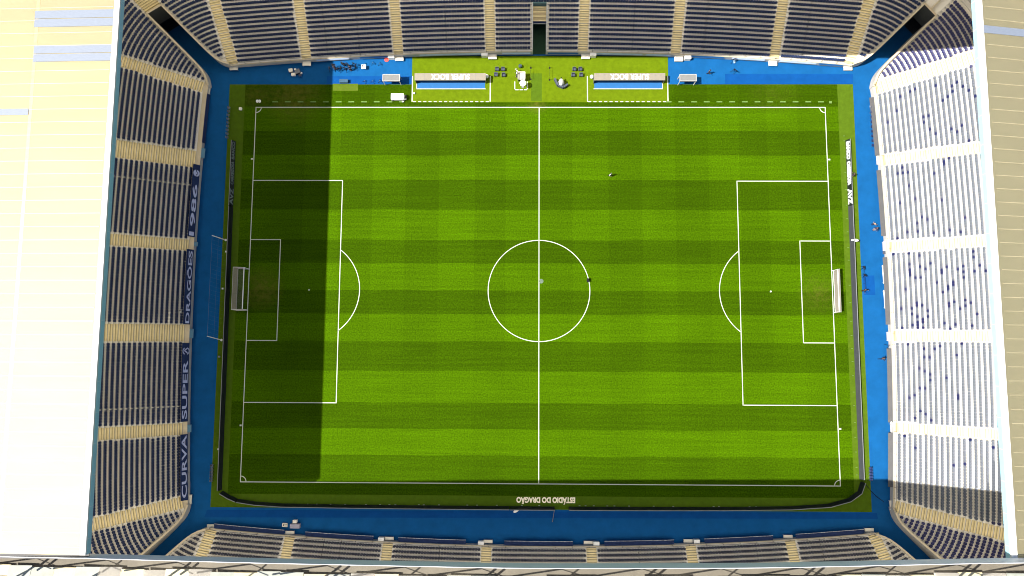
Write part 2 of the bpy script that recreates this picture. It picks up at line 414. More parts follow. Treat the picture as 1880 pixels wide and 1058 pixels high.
for st in ('top', 'bottom', 'left', 'right'):
    root = thing('grandstand', f'stepped concrete grandstand {WHERE[st]}', 'grandstand'); STANDS[st] = root
    tb_ = MB(); N_ = NROW[st]
    # front walkway and front wall
    for g in range(2 if gap_of(st, 0) else 1):
        A = row_line(st, 0.0, gap_of(st, 0))[g]; B = row_line(st, D0S[st], gap_of(st, 0))[g]
        f0 = [(*p, 0.0) for p in A]; f1 = [(*p, Z0) for p in A]; w1 = [(*p, Z0) for p in B]; w2 = [(*p, zrow(0)) for p in B]
        fw = MB(); fw.strip(f0, f1, 1); fw.strip(f1, w1, 0)
        fw.build('front_walkway', [COPE, WALLC], root)
        tb_.strip(w1, w2)
    for n in range(N_):
        ga, gb_ = gap_of(st, n), gap_of(st, n + 1)
        A = row_line(st, D0S[st] + n * DR, ga); B = row_line(st, D0S[st] + (n + 1) * DR, ga)
        for a, b in zip(A, B):
            tb_.strip([(*p, zrow(n)) for p in a], [(*p, zrow(n)) for p in b])
            if n + 1 < N_ and ga == gb_: tb_.strip([(*p, zrow(n)) for p in b], [(*p, zrow(n + 1)) for p in b])
        if n + 1 < N_ and ga != gb_:
            b = row_line(st, D0S[st] + (n + 1) * DR)[0]; tb_.strip([(*p, zrow(n)) for p in b], [(*p, zrow(n + 1)) for p in b])
    tb_.build('terrace', CONC, root)
    # stair aisles
    for q, nn, w in AX[st]:
        t = np.array([nn[1], -nn[0]]); am = MB(); nm_ = MB()
        for k in range(2 * N_):
            d = D0S[st] + k * DR / 2; z = zrow(k // 2) + (RISE / 2 if k % 2 else 0.0) + 0.015
            c = q + nn * (d + DR / 4)
            rot = math.atan2(t[1], t[0])
            hgt = RISE / 2 + 0.05
            am.box((c[0], c[1], z - hgt / 2), (w, DR / 2 - 0.004, hgt), rot, 0)
            e = q + nn * (d + 0.035); nm_.box((e[0], e[1], z + 0.003), (w - 0.02, 0.05, 0.012), rot)
        nm_.build('step_nosing', NOSE, am.build('stair_aisle', TAN, root))
    # front guard rail (the banners hang over it on the left stand)
    for g in range(0 if st == 'left' else (2 if gap_of(st, 0) else 1)):
        A = row_line(st, 0.10, gap_of(st, 0))[g]; rm = MB()
        rm.tube([(*p, Z0 + 0.85) for p in A], 0.035, 6)
        for p in A[::3]: rm.box((p[0], p[1], Z0 + 0.42), (0.05, 0.05, 0.84))
        rm.build('guard_rail', RAIL, root)
    # gangway walls at both ends with a tan coping
    for side in (0, 1):
        path = []; zt = []
        for d in [0.0, 0.05, 0.1, 0.15] + [D0S[st] + n * DR for n in range(NEND + 1)]:
            n = (d - D0S[st]) / DR
            p = row_line(st, d)[0][0 if side == 0 else -1]; path.append(p); zt.append((Z0 + 0.3 + 0.45 * d / D0S[st] if n < 0 else zrow(n) + 0.75))
        gm = MB(); gm.wall(path, 0.0, zt, 0.22, 0); 
        gm.wall(path, [z + 0.001 for z in zt], [z + 0.07 for z in zt], 0.34, 1)
        gm.build('gangway_wall', [WALLC, COPE], root)
    # rear wall
    rl = row_line(st, D0S[st] + N_ * DR + 0.15)[0]
    MB().wall(rl, 0.0, zrow(N_) + 3.5, 0.3).build('rear_wall', WALLC, root)
    # joints between terrace units: thin black lines up the steps
    jl = {'top': (-38.5, -33.3, -17, 17, 30, 48), 'bottom': (-37.5, -34, -17, 17, 37, 48), 'left': (18.6, -20.6), 'right': (20.4, -20.7)}[st]; jax = 1 if st in ('left', 'right') else 0
    for xj in jl:
        ii = STAND[st]; j = int(np.argmin(abs(loop[ii][:, jax] - xj))); q, nn = loop[ii[j]] + norm[ii[j]] * RO[st], norm[ii[j]]; jm = MB()
        for n in range(N_):
            c = q + nn * (D0S[st] + (n + 0.5) * DR); jm.box((c[0], c[1], zrow(n) + 0.004), (0.09, DR - 0.01, 0.012), math.atan2(-nn[0], nn[1])) if st != 'left' else MB().box((c[0], c[1], zrow(n) + 0.45), (0.16, 0.26, 0.9), math.atan2(-nn[0], nn[1])).build('number_post', CREAM, root)
        if st != 'left': jm.build('expansion_joint', NOSE if jax == 0 else mat('grey_joint', (0.20, 0.20, 0.18), 0.8, 0.1), root)

# players' tunnel (walls, stairs, dark turf floor) through the top stand
tn = thing('players_tunnel', 'open players tunnel with dark turf floor cut into the stand between the dugouts', 'tunnel', (0, 43.75, 0))
yf = 0.40; yb_ = RO['top'] + D0S['top'] + NTUN * DR
m_ = MB()
for s in (-1, 1):
    n = 12; pth = [(s * (TUN - 0.08), yf + (yb_ - yf) * i / n) for i in range(n + 1)]
    m_.wall(pth, -1.2, [zrow((p[1] - RO['top'] - D0S['top']) / DR) + 0.75 for p in pth], 0.16)
m_.build('side_wall', mat('tunnel_wall', (0.50, 0.50, 0.48), 0.8, 0.1), tn)
MB().poly([(-TUN, yf, 0.03), (TUN, yf, 0.03), (TUN, yb_ + 2, 0.05), (-TUN, yb_ + 2, 0.05)]).build('tunnel_floor', mat('dark_turf', (0.012, 0.040, 0.018), 0.95, 0.2, 2.0), tn)
m_ = MB()
for k in range(7): m_.box((0, yb_ - 0.30 - 0.33 * k, 3.75 - 0.16 * k), (2 * TUN - 0.36, 0.36, 0.14), 0, k % 2)
m_.build('canopy', [TAN, mat('canopy_slat', (0.46, 0.37, 0.22), 0.8, 0.1)], tn)
m_ = MB(); m_.box((0, yb_ - 2.62, 2.66), (2 * TUN - 0.36, 0.16, 0.5)); m_.build('canopy_fascia', NAVYCLOTH, tn)
m_ = MB(); m_.box((0, yb_ - 2.78, 2.5), (2 * TUN - 0.5, 0.1, 0.16)); m_.build('crossbar', ALU, tn)
m_ = MB(); m_.box((0, yb_ + 0.06, zrow(NTUN) - 0.2), (2 * TUN, 0.14, 1.6)); m_.build('end_wall', mat('blue_green_panel', (0.07, 0.15, 0.17), 0.6, 0.1), tn)

# corner blocks that close the gangways
for (sx, sy), la, lb, nm in (((-1, 1), 'left', 'top', 'upper-left'), ((1, 1), 'right', 'top', 'upper-right'), ((-1, -1), 'left', 'bottom', 'lower-left'), ((1, -1), 'right', 'bottom', 'lower-right')):
    ramp = (sx, sy) == (1, 1)
    lab = {(-1, 1): 'tan stairway above the dark gangway mouth beside the cream roof', (1, 1): 'twin concrete ramps above the gangway mouth beside the sunlit corner seats',
           (-1, -1): 'corner stairway under the roof edge below the banner letter C', (1, -1): 'corner stairway under the roof edge past the shaded seats of the pale stand'}[(sx, sy)]
    rt = thing('corner_stairway', lab, 'stairway')
    cm = MB()
    def endpt(stand, d):
        l = row_line(stand, d + D0S[stand])[0]; return min((l[0], l[-1]), key=lambda p: (p[0] - sx * 70) ** 2 + (p[1] - sy * 50) ** 2)
    NT = 22
    for n in range(NEND, NT):
        for hf in (0, 1):
            d0_, d1_ = (n + hf / 2) * DR, (n + hf / 2 + 0.5) * DR
            z = zrow(n) + hf * RISE / 2 + 0.02
            a0, a1, b0, b1 = endpt(la, d0_), endpt(la, d1_), endpt(lb, d0_), endpt(lb, d1_)
            zz = z if not ramp else zrow(n) + hf * RISE / 2 + 0.02
            z1 = zz if not ramp else zz + RISE / 2
            cm.add([(*a0, zz), (*b0, zz), (*b1, z1), (*a1, z1)], [(0, 1, 2, 3)], 0)
            if not ramp:
                cm.add([(*a0, z - RISE / 2), (*b0, z - RISE / 2), (*b0, z), (*a0, z)], [(0, 1, 2, 3)], 0)
                e0 = a0 + (a1 - a0) * 0.16; e1 = b0 + (b1 - b0) * 0.16
                cm.add([(*a0, z + .006), (*b0, z + .006), (*e1, z + .006), (*e0, z + .006)], [(0, 1, 2, 3)], 1)
    a, b = endpt(la, NEND * DR), endpt(lb, NEND * DR)
    cm.build('ramp' if ramp else 'steps', [CONC if ramp else TAN, NOSE], rt)
    pm = MB(); pm.wall([a, b], 3.2, zrow(NEND) + 0.75, 0.25, 0); pm.wall([a, b], zrow(NEND) + 0.751, zrow(NEND) + 0.82, 0.36, 1); pm.build('portal_wall', [mat('portal_wall_shade_tone', (0.045, 0.045, 0.040), 0.8, 0.2, 1.0), COPE], rt)  # portal face coloured dark, its shade put into the base colour
    if ramp:
        a2, b2 = endpt(la, NT * DR), endpt(lb, NT * DR)
        km = MB(); c0, c1 = (a + b) / 2, (a2 + b2) / 2
        zz0, zz1 = zrow(NEND), zrow(NT)
        km.wall([c0, c1], [zz0, zz1], [zz0 + 0.75, zz1 + 0.75], 0.25); km.build('divider_wall', COPE, rt)
    # added dark sheet for the floor's shade, and rear end of the gangway
    f0, f1 = endpt(la, 16.8 * DR), endpt(lb, 16.8 * DR); e0, e1 = endpt(la, 22 * DR), endpt(lb, 22 * DR)
    MB().poly([(*f0, 0.03), (*f1, 0.03), (*e1, 0.03), (*e0, 0.03)]).build('floor_shade_sheet', mat('floor_shade_dark', (0.02, 0.024, 0.028), 0.9, 0.2, 1.0), rt)
    MB().wall([e0, e1], 0.0, zrow(NT) + 3, 0.3).build('end_wall', WALLC, rt)

# ------------------------------------------------------------------ seats
def seat_mesh(name, m, open_=False):
    b = MB(); W = 0.235
    def panel(y0, z0, y1, z1, th, bow, w=W):
        xs = (-w, -w * 0.55, w * 0.55, w); f = []
        for (yy, zz) in ((y0, z0), (y1, z1)):
            for side in (0, th):
                f += [(x, yy + side - (bow if abs(x) > w * 0.8 else 0), zz - (0.035 if (abs(x) > w * 0.8 and zz == max(z0, z1)) else 0)) for x in xs]
        fs = []
        for i in range(3):
            fs += [(i, i + 1, 8 + i + 1, 8 + i), (4 + i, 12 + i, 12 + i + 1, 4 + i + 1), (8 + i, 8 + i + 1, 12 + i + 1, 12 + i)]
        fs += [(0, 8, 12, 4), (3, 7, 15, 11)]
        b.add(f, fs)
    panel(0.36, 0.36, 0.44, 0.84, 0.09, 0.11)
    if open_:
        b.box((0, 0.24, 0.41), (0.36, 0.26, 0.05), M=Matrix.Rotation(R(-5), 3, 'X'))
    else:
        panel(0.20, 0.40, 0.27, 0.74, 0.09, -0.06, 0.215)
    b.box((0, 0.46, 0.20), (0.10, 0.12, 0.40))
    o = b.build(name, m); me = o.data; bpy.data.objects.remove(o); return me
SEAT = {k: seat_mesh('seat', m) for k, m in (('navy', NAVY), ('violet', PURP), ('pale_grey', PSEAT), ('grey', GSEAT))}
OPEN = seat_mesh('seat', mat('dark_blue_seat_plastic', (0.010, 0.016, 0.085), 0.45, 0.15, 2.0), False)
SP = 0.485
slots = []      # stand, row, block, x, y, z, rot, kind
for st in ('top', 'bottom', 'left', 'right'):
    nmax = {'top': 20, 'bottom': 10, 'left': 22, 'right': 22}[st]
    for n in range(nmax):
        d = D0S[st] + n * DR
        for line in row_line(st, d, gap_of(st, n), n=401):
            L = np.r_[0, np.cumsum(np.linalg.norm(np.diff(line, axis=0), axis=1))]; tot = L[-1]
            sarr = np.linspace(0, tot, 2001)
            px = np.interp(sarr, L, line[:, 0]); py = np.interp(sarr, L, line[:, 1]); P = np.stack([px, py], 1)
            free = np.ones(len(P), bool); blk = np.zeros(len(P), int)
            free &= (sarr > 0.45) & (sarr < tot - 0.45)
            for q, nn, w in AX[st]:
                t = np.array([nn[1], -nn[0]]); rel = P - q; near = (rel @ nn > -3)
                lat = rel @ t
                free &= ~((abs(lat) < w / 2 + 0.30) & near)
                blk += (lat > 0).astype(int)
            # split into runs
            i = 0
            while i < len(P):
                if not free[i]: i += 1; continue
                j = i
                while j + 1 < len(P) and free[j + 1]: j += 1
                run = sarr[j] - sarr[i]; cnt = int(run / SP + 1e-6) + 1
                if run > 0.1:
                    off = (run - (cnt - 1) * SP) / 2
                    for c in range(cnt):
                        s_ = sarr[i] + off + c * SP
                        x, y = np.interp(s_, sarr, px), np.interp(s_, sarr, py)
                        x2, y2 = np.interp(min(s_ + .2, tot), sarr, px), np.interp(min(s_ + .2, tot), sarr, py)
                        tx, ty = x2 - x, y2 - y
                        if tx == 0 and ty == 0: continue
                        slots.append([st, n, int(blk[(i + j) // 2]), x, y, zrow(n), math.atan2(ty, tx), c])
                i = j + 1
# drop a few places in the left stand where three round cushions and a person are
def near_px(s, px, py, r):
    q = project((s[3], s[4], s[5] + .5)); return (q[0] - px) ** 2 + (q[1] - py) ** 2 < r * r
final = []
for s in slots:
    q = project((s[3], s[4], s[5] + 0.5))
    if q[0] < -260 or q[0] > 2140 or q[1] < -190 or q[1] > 1230: continue
    v = CAM_LOC - Vector((s[3], s[4], s[5] + 0.5)); t = (33 - s[5]) / v.z; hx, hy = s[3] + v.x * t, s[4] + v.y * t
    vis = abs(hx) < 59.4 and -37.9 < hy < 38.5 and 2 < q[0] < 1878 and 2 < q[1] < 1056
    final.append((s, q, vis))
# the scattered dark seats left folded down in the sunlit stand
spots = [(1644,178),(1644,205),(1668,169),(1680,165),(1688,215),(1695,225),(1700,215),(1712,160),(1722,188),(1735,180),(1746,160),(1748,170),(1757,152),(1759,158),(1778,168),(1787,178),
 (1622,226),(1706,240),(1710,245),(1745,235),(1748,243),(1766,230),(1770,260),(1650,310),(1639,320),(1648,320),(1667,318),(1706,320),(1724,303),(1733,300),(1742,291),(1660,342),(1652,372),(1672,366),(1720,367),(1800,365),(1684,400),(1694,406),(1675,410),(1766,398),(1648,442),(1714,428),(1743,420),(1764,428),(1685,424),(1665,425),
 (1640,464),(1660,463),(1680,472),(1699,486),(1689,488),(1669,487),(1669,494),(1670,500),(1670,506),(1690,497),(1690,511),(1681,512),(1729,490),(1729,496),(1729,500),(1759,490),(1759,496),(1760,502),(1760,508),(1787,463),(1778,473),(1789,487),(1780,499),(1800,498),(1811,502),(1750,516),(1750,522),(1740,530),(1711,521),(1731,526),(1730,534),(1654,531),(1742,556),(1742,562),(1674,556),(1674,562),(1674,568),(1674,574),(1684,561),(1655,567),(1694,571),(1684,582),(1685,588),(1685,594),(1694,590),(1704,581),(1675,597),(1676,604),(1685,600),(1647,602),(1695,606),(1734,591),(1752,553),(1763,569),(1772,549),(1773,556),(1773,562),(1785,575),(1814,543),(1754,596),(1775,596),(1744,602),
 (1666,634),(1696,639),(1708,640),(1717,636),(1766,630),(1688,655),(1698,655),(1747,651),(1678,676),(1698,681),(1708,686),(1738,692),(1699,697),(1680,711),(1690,711),(1661,731),(1671,726),(1750,728),(1750,734),(1682,757),(1691,762),(1671,767),(1701,769),(1653,800),(1673,822),(1772,807),(1815,820),(1742,852),(1763,849)]
used = set(); open_slots = set()
rs = [(i, f) for i, f in enumerate(final) if f[0][0] == 'right' and f[2]]
for px, py in spots:
    best = min(rs, key=lambda r: (r[1][1][0] - px) ** 2 + (r[1][1][1] - py) ** 2 if r[0] not in used else 1e9)
    used.add(best[0]); open_slots.add(best[0])
blocks_r = {}
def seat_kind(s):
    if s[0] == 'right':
        # the two corner blocks have violet-navy seats
        return 'violet' if (s[4] > 37.2 + 0.10 * (s[3] - 61) or s[4] < -37.1 - 0.10 * (s[3] - 61)) else 'pale_grey'
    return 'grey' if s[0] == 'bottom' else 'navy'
def put_seat(i, me, name='stand_seat'):
    s = final[i][0]; o = bpy.data.objects.new(name, me); COL.objects.link(o)
    o.location = (s[3], s[4], s[5]); o.rotation_euler = (0, 0, seat_rot(s)); return o
def seat_rot(s):
    # local +y must point outward (away from the pitch)
    r = s[6]; yx, yy = -math.sin(r), math.cos(r)
    return r if yx * s[3] + yy * s[4] > 0 else r + math.pi
zone_r = lambda y: 'nearest the upper corner' if y > 24.1 else 'just above the middle block' if y > 8 else 'of the middle block' if y > -8 else 'just below the middle block' if y > -24 else 'at the shaded end'
for i in sorted(open_slots):
    s = final[i][0]; o = put_seat(i, OPEN, 'stand_seat')
    tag(o, f'dark navy seat among pale sunlit seats {zone_r(s[4])}', 'seat', f'dark navy seats among pale ones {zone_r(s[4])}')
depth = lambda s: -(CM.transposed() @ (Vector((s[3], s[4], s[5] + .6)) - CAM_LOC)).z
cand = sorted([i for i, f in enumerate(final) if f[2] and i not in open_slots], key=lambda i: depth(final[i][0]))
solo = set(cand[:300 - len(open_slots)])
for i in sorted(solo):
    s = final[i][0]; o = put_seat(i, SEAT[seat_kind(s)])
    w = {'left': 'stand with navy banners', 'right': 'pale seated stand', 'bottom': 'stand below the painted name', 'top': 'stand behind the dugouts'}[s[0]]
    o_ = {0: 'first', 1: 'second', 2: 'third', 3: 'fourth', 4: 'fifth', 5: 'sixth'}.get(s[1], f'{s[1] + 1}th')
    blkname = 'lower end block' if abs(s[4]) > 37 and s[0] != 'bottom' else 'lower blocks'
    tag(o, f'dark seat, {o_} row, {blkname}, {w}', 'seat', f'{o_} row seats, {blkname}, {w}')
# all the other seats: one mass of thousands
def mass(idxs):
    vs, fs, ms = [], [], []; off = 0
    order = {'navy': 0, 'violet': 1, 'pale_grey': 2, 'grey': 3}
    me = SEAT['navy']; nv = len(me.vertices); bv = np.empty(nv * 3, np.float32); me.vertices.foreach_get('co', bv); bv = bv.reshape(-1, 3)
    bf = [tuple(p.vertices) for p in me.polygons]
    lens = np.array([len(f) for f in bf]); flat = np.concatenate([np.array(f) for f in bf])
    n = len(idxs); a = np.array([seat_rot(final[i][0]) for i in idxs]) + rng.normal(0, 0.02, n); loc = np.array([final[i][0][3:6] for i in idxs])
    V = np.empty((n, nv, 3), np.float32); c, s_ = np.cos(a)[:, None], np.sin(a)[:, None]
    V[:, :, 0] = bv[None, :, 0] * c - bv[None, :, 1] * s_; V[:, :, 1] = bv[None, :, 0] * s_ + bv[None, :, 1] * c; V[:, :, 2] = bv[None, :, 2]
    V += loc[:, None, :]
    me2 = bpy.data.meshes.new('stand_seating')
    me2.vertices.add(n * nv); me2.vertices.foreach_set('co', V.ravel())
    loops = (flat[None, :] + (np.arange(n) * nv)[:, None]).ravel(); nlp = len(flat)
    me2.loops.add(len(loops)); me2.loops.foreach_set('vertex_index', loops.astype(np.int32))
    starts = (np.r_[0, np.cumsum(lens)[:-1]][None, :] + (np.arange(n) * nlp)[:, None]).ravel()
    me2.polygons.add(n * len(bf)); me2.polygons.foreach_set('loop_start', starts.astype(np.int32))
    for k in (NAVY, PURP, PSEAT, GSEAT): me2.materials.append(k)
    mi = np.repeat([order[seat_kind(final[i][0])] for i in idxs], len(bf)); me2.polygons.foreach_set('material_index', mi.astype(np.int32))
    me2.update(calc_edges=True); me2.validate()
    o = bpy.data.objects.new('stand_seating', me2); COL.objects.link(o)
    return tag(o, 'thousands of folded seats in rows around the four stands', 'seating', kind='stuff')
mass([i for i in range(len(final)) if i not in solo and i not in open_slots])
print('seats', len(final), 'solo', len(solo), 'open', len(open_slots))

# ------------------------------------------------------------------ roofs
ROOF = mat('roof_sheet', (0.565, 0.485, 0.29), 0.60, 0.06, 0.5, metal=0.62, spec=1.0, stretch=(0.15, 1.0, 1), transl=0.55, tcol=(0.88, 0.86, 0.80))
ROOFU = mat('roof_soffit', (0.82, 0.78, 0.68), 0.8, 0.05, transl=0.88)
SKY = mat('skylight_sheet', (0.18, 0.21, 0.27), 0.5, 0.12, 2.0, spec=0.6, stretch=(1, 4, 1))
SEAM = mat('seam_cap', (0.60, 0.53, 0.34), 0.6, 0.05, metal=0.5)
CAP = mat('white_edge_cap', (0.82, 0.82, 0.80), 0.4, 0.03)
FASC = mat('teal_fascia', (0.40, 0.70, 0.82), 0.35, 0.08, 1.0)
STEELB = mat('greyblue_beam', (0.80, 0.82, 0.88), 0.5, 0.06)
ZR = 33.0
for sx, nm in ((-1, 'left'), (1, 'right')):
    rt = thing('stand_roof', 'broad cream metal roof glaring in the sun over the bannered stand' if sx < 0 else 'tan ribbed metal roof with white edge over the pale sunlit stand', 'roof')
    y0, y1 = -38.2, 64.0; xe, xo = 59.95, 112.0; cap = 0.78; tilt = -0.04 if sx < 0 else -0.20
    def zr(x): return ZR + (x - xe) * tilt
    def X(x): return sx * x
    m_ = MB()
    xa = xe + cap
    vs = [(X(xa), y0, zr(xa)), (X(xo), y0, zr(xo)), (X(xo), y1, zr(xo)), (X(xa), y1, zr(xa))]
    vs += [(v[0], v[1], v[2] - 0.35) for v in vs]
    m_.add(vs, [(0, 1, 2, 3)], 0); m_.add(vs, [(4, 5, 6, 7), (0, 1, 5, 4), (1, 2, 6, 5), (2, 3, 7, 6), (3, 0, 4, 7)], 1)
    m_.build('roof_sheeting', [ROOF, ROOFU], rt)
    sm = MB(); y = y0 + 1.0; k = 0
    while y < y1 - .5:
        L_len = xo - xa - 0.2; xm = (xa + xo) / 2
        ang = math.atan(tilt) * (-1 if sx > 0 else 1)
        sm.box((X(xm), y, zr(xm) + 0.03), (L_len, 0.07, 0.05), M=Matrix.Rotation(ang, 3, 'Y')); y += 1.85; k += 1
    sm.build('standing_seam', SEAM, rt)
    c_ = MB(); c_.box((X(xe + cap / 2), (y0 + y1) / 2, ZR - 0.10), (cap, y1 - y0, 0.34)); c_.build('edge_cap', CAP, rt, bevel=0.04)
    f_ = MB(); f_.box((X(xe + 0.10), (y0 + y1) / 2, ZR - 0.72), (0.14, y1 - y0, 0.90)); 
    f_.build('fascia', FASC, rt)
    jm = MB(); y = y0 + 2
    while y < y1: jm.box((X(xe + 0.02), y, ZR - 0.72), (0.03, 0.05, 0.88)); y += 4.1
    jm.build('fascia_joint', STEELB, rt)
    if sx < 0: rects = [((61, 17), (208, 48)), ((59, 82), (205, 112)), ((-40, 197), (48, 210))]
    else: rects = [((1806, 45), (1950, 60))]
    for (ax, ay), (bx, by) in rects:
        a, b = at(ax, ay, ZR), at(bx, by, ZR)
        xl, xr = min(a.x, b.x), max(a.x, b.x); yt, yb = max(a.y, b.y), min(a.y, b.y)
        sk = MB(); ang = math.atan(tilt) * (-1 if sx > 0 else 1); xm = (xl + xr) / 2
        nstr = 2 if yt - yb > 1.5 else 1
        for q in range(nstr):
            hh = (yt - yb) / nstr; sk.box((xm, yb + hh * (q + .5), zr(abs(xm)) + 0.05), (xr - xl, hh - 0.10, 0.07), M=Matrix.Rotation(ang, 3, 'Y'))
        sk.build('skylight', SKY, rt)
    # rust and drain streak across the sheets
    if sx < 0:
        gm = MB(); a = at(52, 200, ZR).x; gm.box((a, (y0 + y1) / 2, zr(abs(a)) + 0.012), (0.5, y1 - y0 - 1, 0.02)); gm.build('lap_joint', mat('warm_sheet_lap', (0.50, 0.39, 0.21), 0.4, 0.2, 0.8, metal=0.3), rt)
    v_ = MB(); v_.box((X((xe + xo) / 2), -38.55, ZR - 0.9), (xo - xe, 0.72, 0.1)); v_.build('leak_filler', mat('dark_leak_filler', (0.05, 0.05, 0.055), 0.6, 0.1), rt)  # added dark strip: fills the shadowed gap and stops light leaking between roofs
    # columns that carry it, behind the stand
    cm = MB()
    for y in np.arange(-30, 60, 15): cm.tube([(X(90), y, 0), (X(90), y, zr(90) - 0.3)], 0.5, 12)
    cm.build('column', WALLC, rt)

# long side roofs: grey beam, sunken gutter, stepped panels and trusses
PGREY = mat('grey_translucent_panel', (0.30, 0.31, 0.27), 0.5, 0.15, 1.0)
PCREAM = mat('cream_panel_sheet', (0.55, 0.48, 0.30), 0.5, 0.12, 1.0)
PWHITE = mat('white_membrane', (0.88, 0.85, 0.79), 0.5, 0.05, transl=0.80)
PLINER = mat('membrane_liner', (0.96, 0.92, 0.85), 0.8, 0.03, transl=1.0)
GUT = mat('gutter_floor', (0.13, 0.115, 0.09), 0.8, 0.15, 0.5)
_ex = np.linspace(-118, 118, 237)
def _smooth(a):
    k = np.ones(13) / 13; return np.convolve(np.pad(a, 6, mode='edge'), k, 'valid')
_eh = _smooth(np.interp(_ex, [-112, -75, -60, -36, -3, 27, 57, 75, 112], [31.0, 32.2, 32.9, 34.9, 36.6, 36.4, 35.5, 35.0, 34.0]))
_ey = _smooth(np.interp(_ex, [-112, -60, -36, -3, 27, 57, 75, 112], [38.62, 38.58, 38.46, 38.38, 38.14, 37.52, 37.35, 37.3]))
SIDE = -1
def arch(x): return float(np.interp(x, _ex, _eh)) if SIDE < 0 else ZR + 1.9 * max(0.0, 1 - (x / 62.0) ** 2)
def Ye(x): return float(np.interp(x, _ex, _ey)) if SIDE < 0 else 38.55
for sy, lab in ((-1, 'white membrane roof with grey gutter beam along the bottom edge'), (1, 'white membrane roof beyond the top stand, just out of view')):
    rt = thing('stand_roof', lab, 'roof')
    xs = np.linspace(-112, 112, 85); SIDE = sy
    bm_ = MB(); 
    path = [(x, sy * (Ye(x) + 0.07)) for x in xs]; zt = [arch(x) for x in xs]
    bm_.wall(path, [z - (2.3 if sy < 0 else 1.0) for z in zt], zt, 0.06); bm_.build('edge_beam', STEELB, rt)
    g_ = MB(); g_.strip([(x, sy * (Ye(x) + 0.105), arch(x) - 1.0) for x in xs], [(x, sy * (Ye(x) + 5.2), arch(x) - 1.0) for x in xs]); 
    g_.strip([(x, sy * (Ye(x) + 0.105), arch(x) - 1.3) for x in xs], [(x, sy * (Ye(x) + 5.2), arch(x) - 1.3) for x in xs]); g_.build('gutter', GUT, rt)
    # first band of panels, tilted, individually coloured sheets
    pw = 3.05; x = -110.0; pn = MB(); k = 0
    while x < 110:
        z = arch(x + pw / 2)
        u = (k * 7 + k * k * 3) % 11
        mi = 0 if u < 5 else (1 if u < 8 else 2)
        st_ = 0.10 * ((k * 5) % 3)
        ya, yb2 = Ye(x) + 1.15 + 0.2 * ((k // 2) % 2), Ye(x) + 2.6
        vs = [(x + .03, sy * ya, z - 0.35 + st_), (x + pw - .03, sy * ya, z - 0.35 + st_), (x + pw - .03, sy * yb2, z + 0.05 + st_), (x + .03, sy * yb2, z + 0.05 + st_)]
        vs += [(v[0], v[1], v[2] - 0.18) for v in vs]
        pn.add(vs, [(0, 1, 2, 3), (4, 5, 6, 7), (0, 1, 5, 4), (1, 2, 6, 5), (2, 3, 7, 6), (3, 0, 4, 7)], mi)
        x += pw; k += 1
    pn.build('gutter_panel', [PGREY, PWHITE, PCREAM], rt)
    # membrane field behind with shallow ridges every bay
    fld = MB(); A = []; B = []; C = []
    xs2 = np.linspace(-112, 112, 225)
    for x in xs2:
        rg = 0.55 * abs(((x / 12.2) % 1.0) - 0.5) * 2
        A.append((x, sy * (Ye(x) + 2.5), arch(x) + 0.05 + rg)); B.append((x, sy * (Ye(x) + 10), arch(x) + 0.7 + rg)); C.append((x, sy * (Ye(x) + 36), arch(x) + 0.2))
    fld.strip(A, B); fld.strip(B, C)
    fld.strip(A, [(a[0], a[1], a[2] - 0.5) for a in A], 0)
    fld.strip([(a[0], a[1], a[2] - 0.5) for a in A], [(c[0], c[1], c[2] - 0.5) for c in C], 1); fld.build('membrane', [PWHITE, PLINER], rt)
    # space truss standing six metres over the gutter; its members throw the slanting shadows on it
    if sy < 0:
        x = -108.0; k = 0
        while x < 108:
            z = arch(x) + 6.0; t_ = MB()
            t_.tube([(x, -(Ye(x) + 2.35), z), (x + 6.6, -(Ye(x + 6.6) + 1.35), z)], 0.11, 8)
            t_.build('long_chord', PWHITE, rt)
            t_ = MB()
            for dx in ((0.0, 1.15) if k % 2 else (0.3,)): t_.tube([(x + 7.0 + dx, -(Ye(x + 7) + 2.5), z), (x + 8.5 + dx, -(Ye(x + 8.5) + 1.35), z)], 0.15 if k % 2 else 0.10, 8)
            t_.tube([(x + 6.6, -(Ye(x + 6.6) + 1.35), z), (x + 9.9, -(Ye(x + 9.9) + 2.35), z)], 0.06, 6); t_.build('diagonal_brace', PWHITE, rt)
            t_ = MB(); t_.tube([(x + 7.0, -(Ye(x) + 2.5), z), (x + 7.0, -(Ye(x) + 6.5), arch(x + 7) + 0.3)], 0.14, 8); t_.tube([(x + 7.0, -(Ye(x) + 2.5), z), (x + 4.0, -(Ye(x) + 5.5), arch(x + 4) + 0.3)], 0.12, 8); t_.build('truss_strut', PWHITE, rt)
            x += 9.9; k += 1
    cm = MB()
    for x in np.arange(-90, 91, 18): cm.tube([(x, sy * 72, 0), (x, sy * 72, arch(x) - 0.4)], 0.5, 12)
    cm.build('column', WALLC, rt)

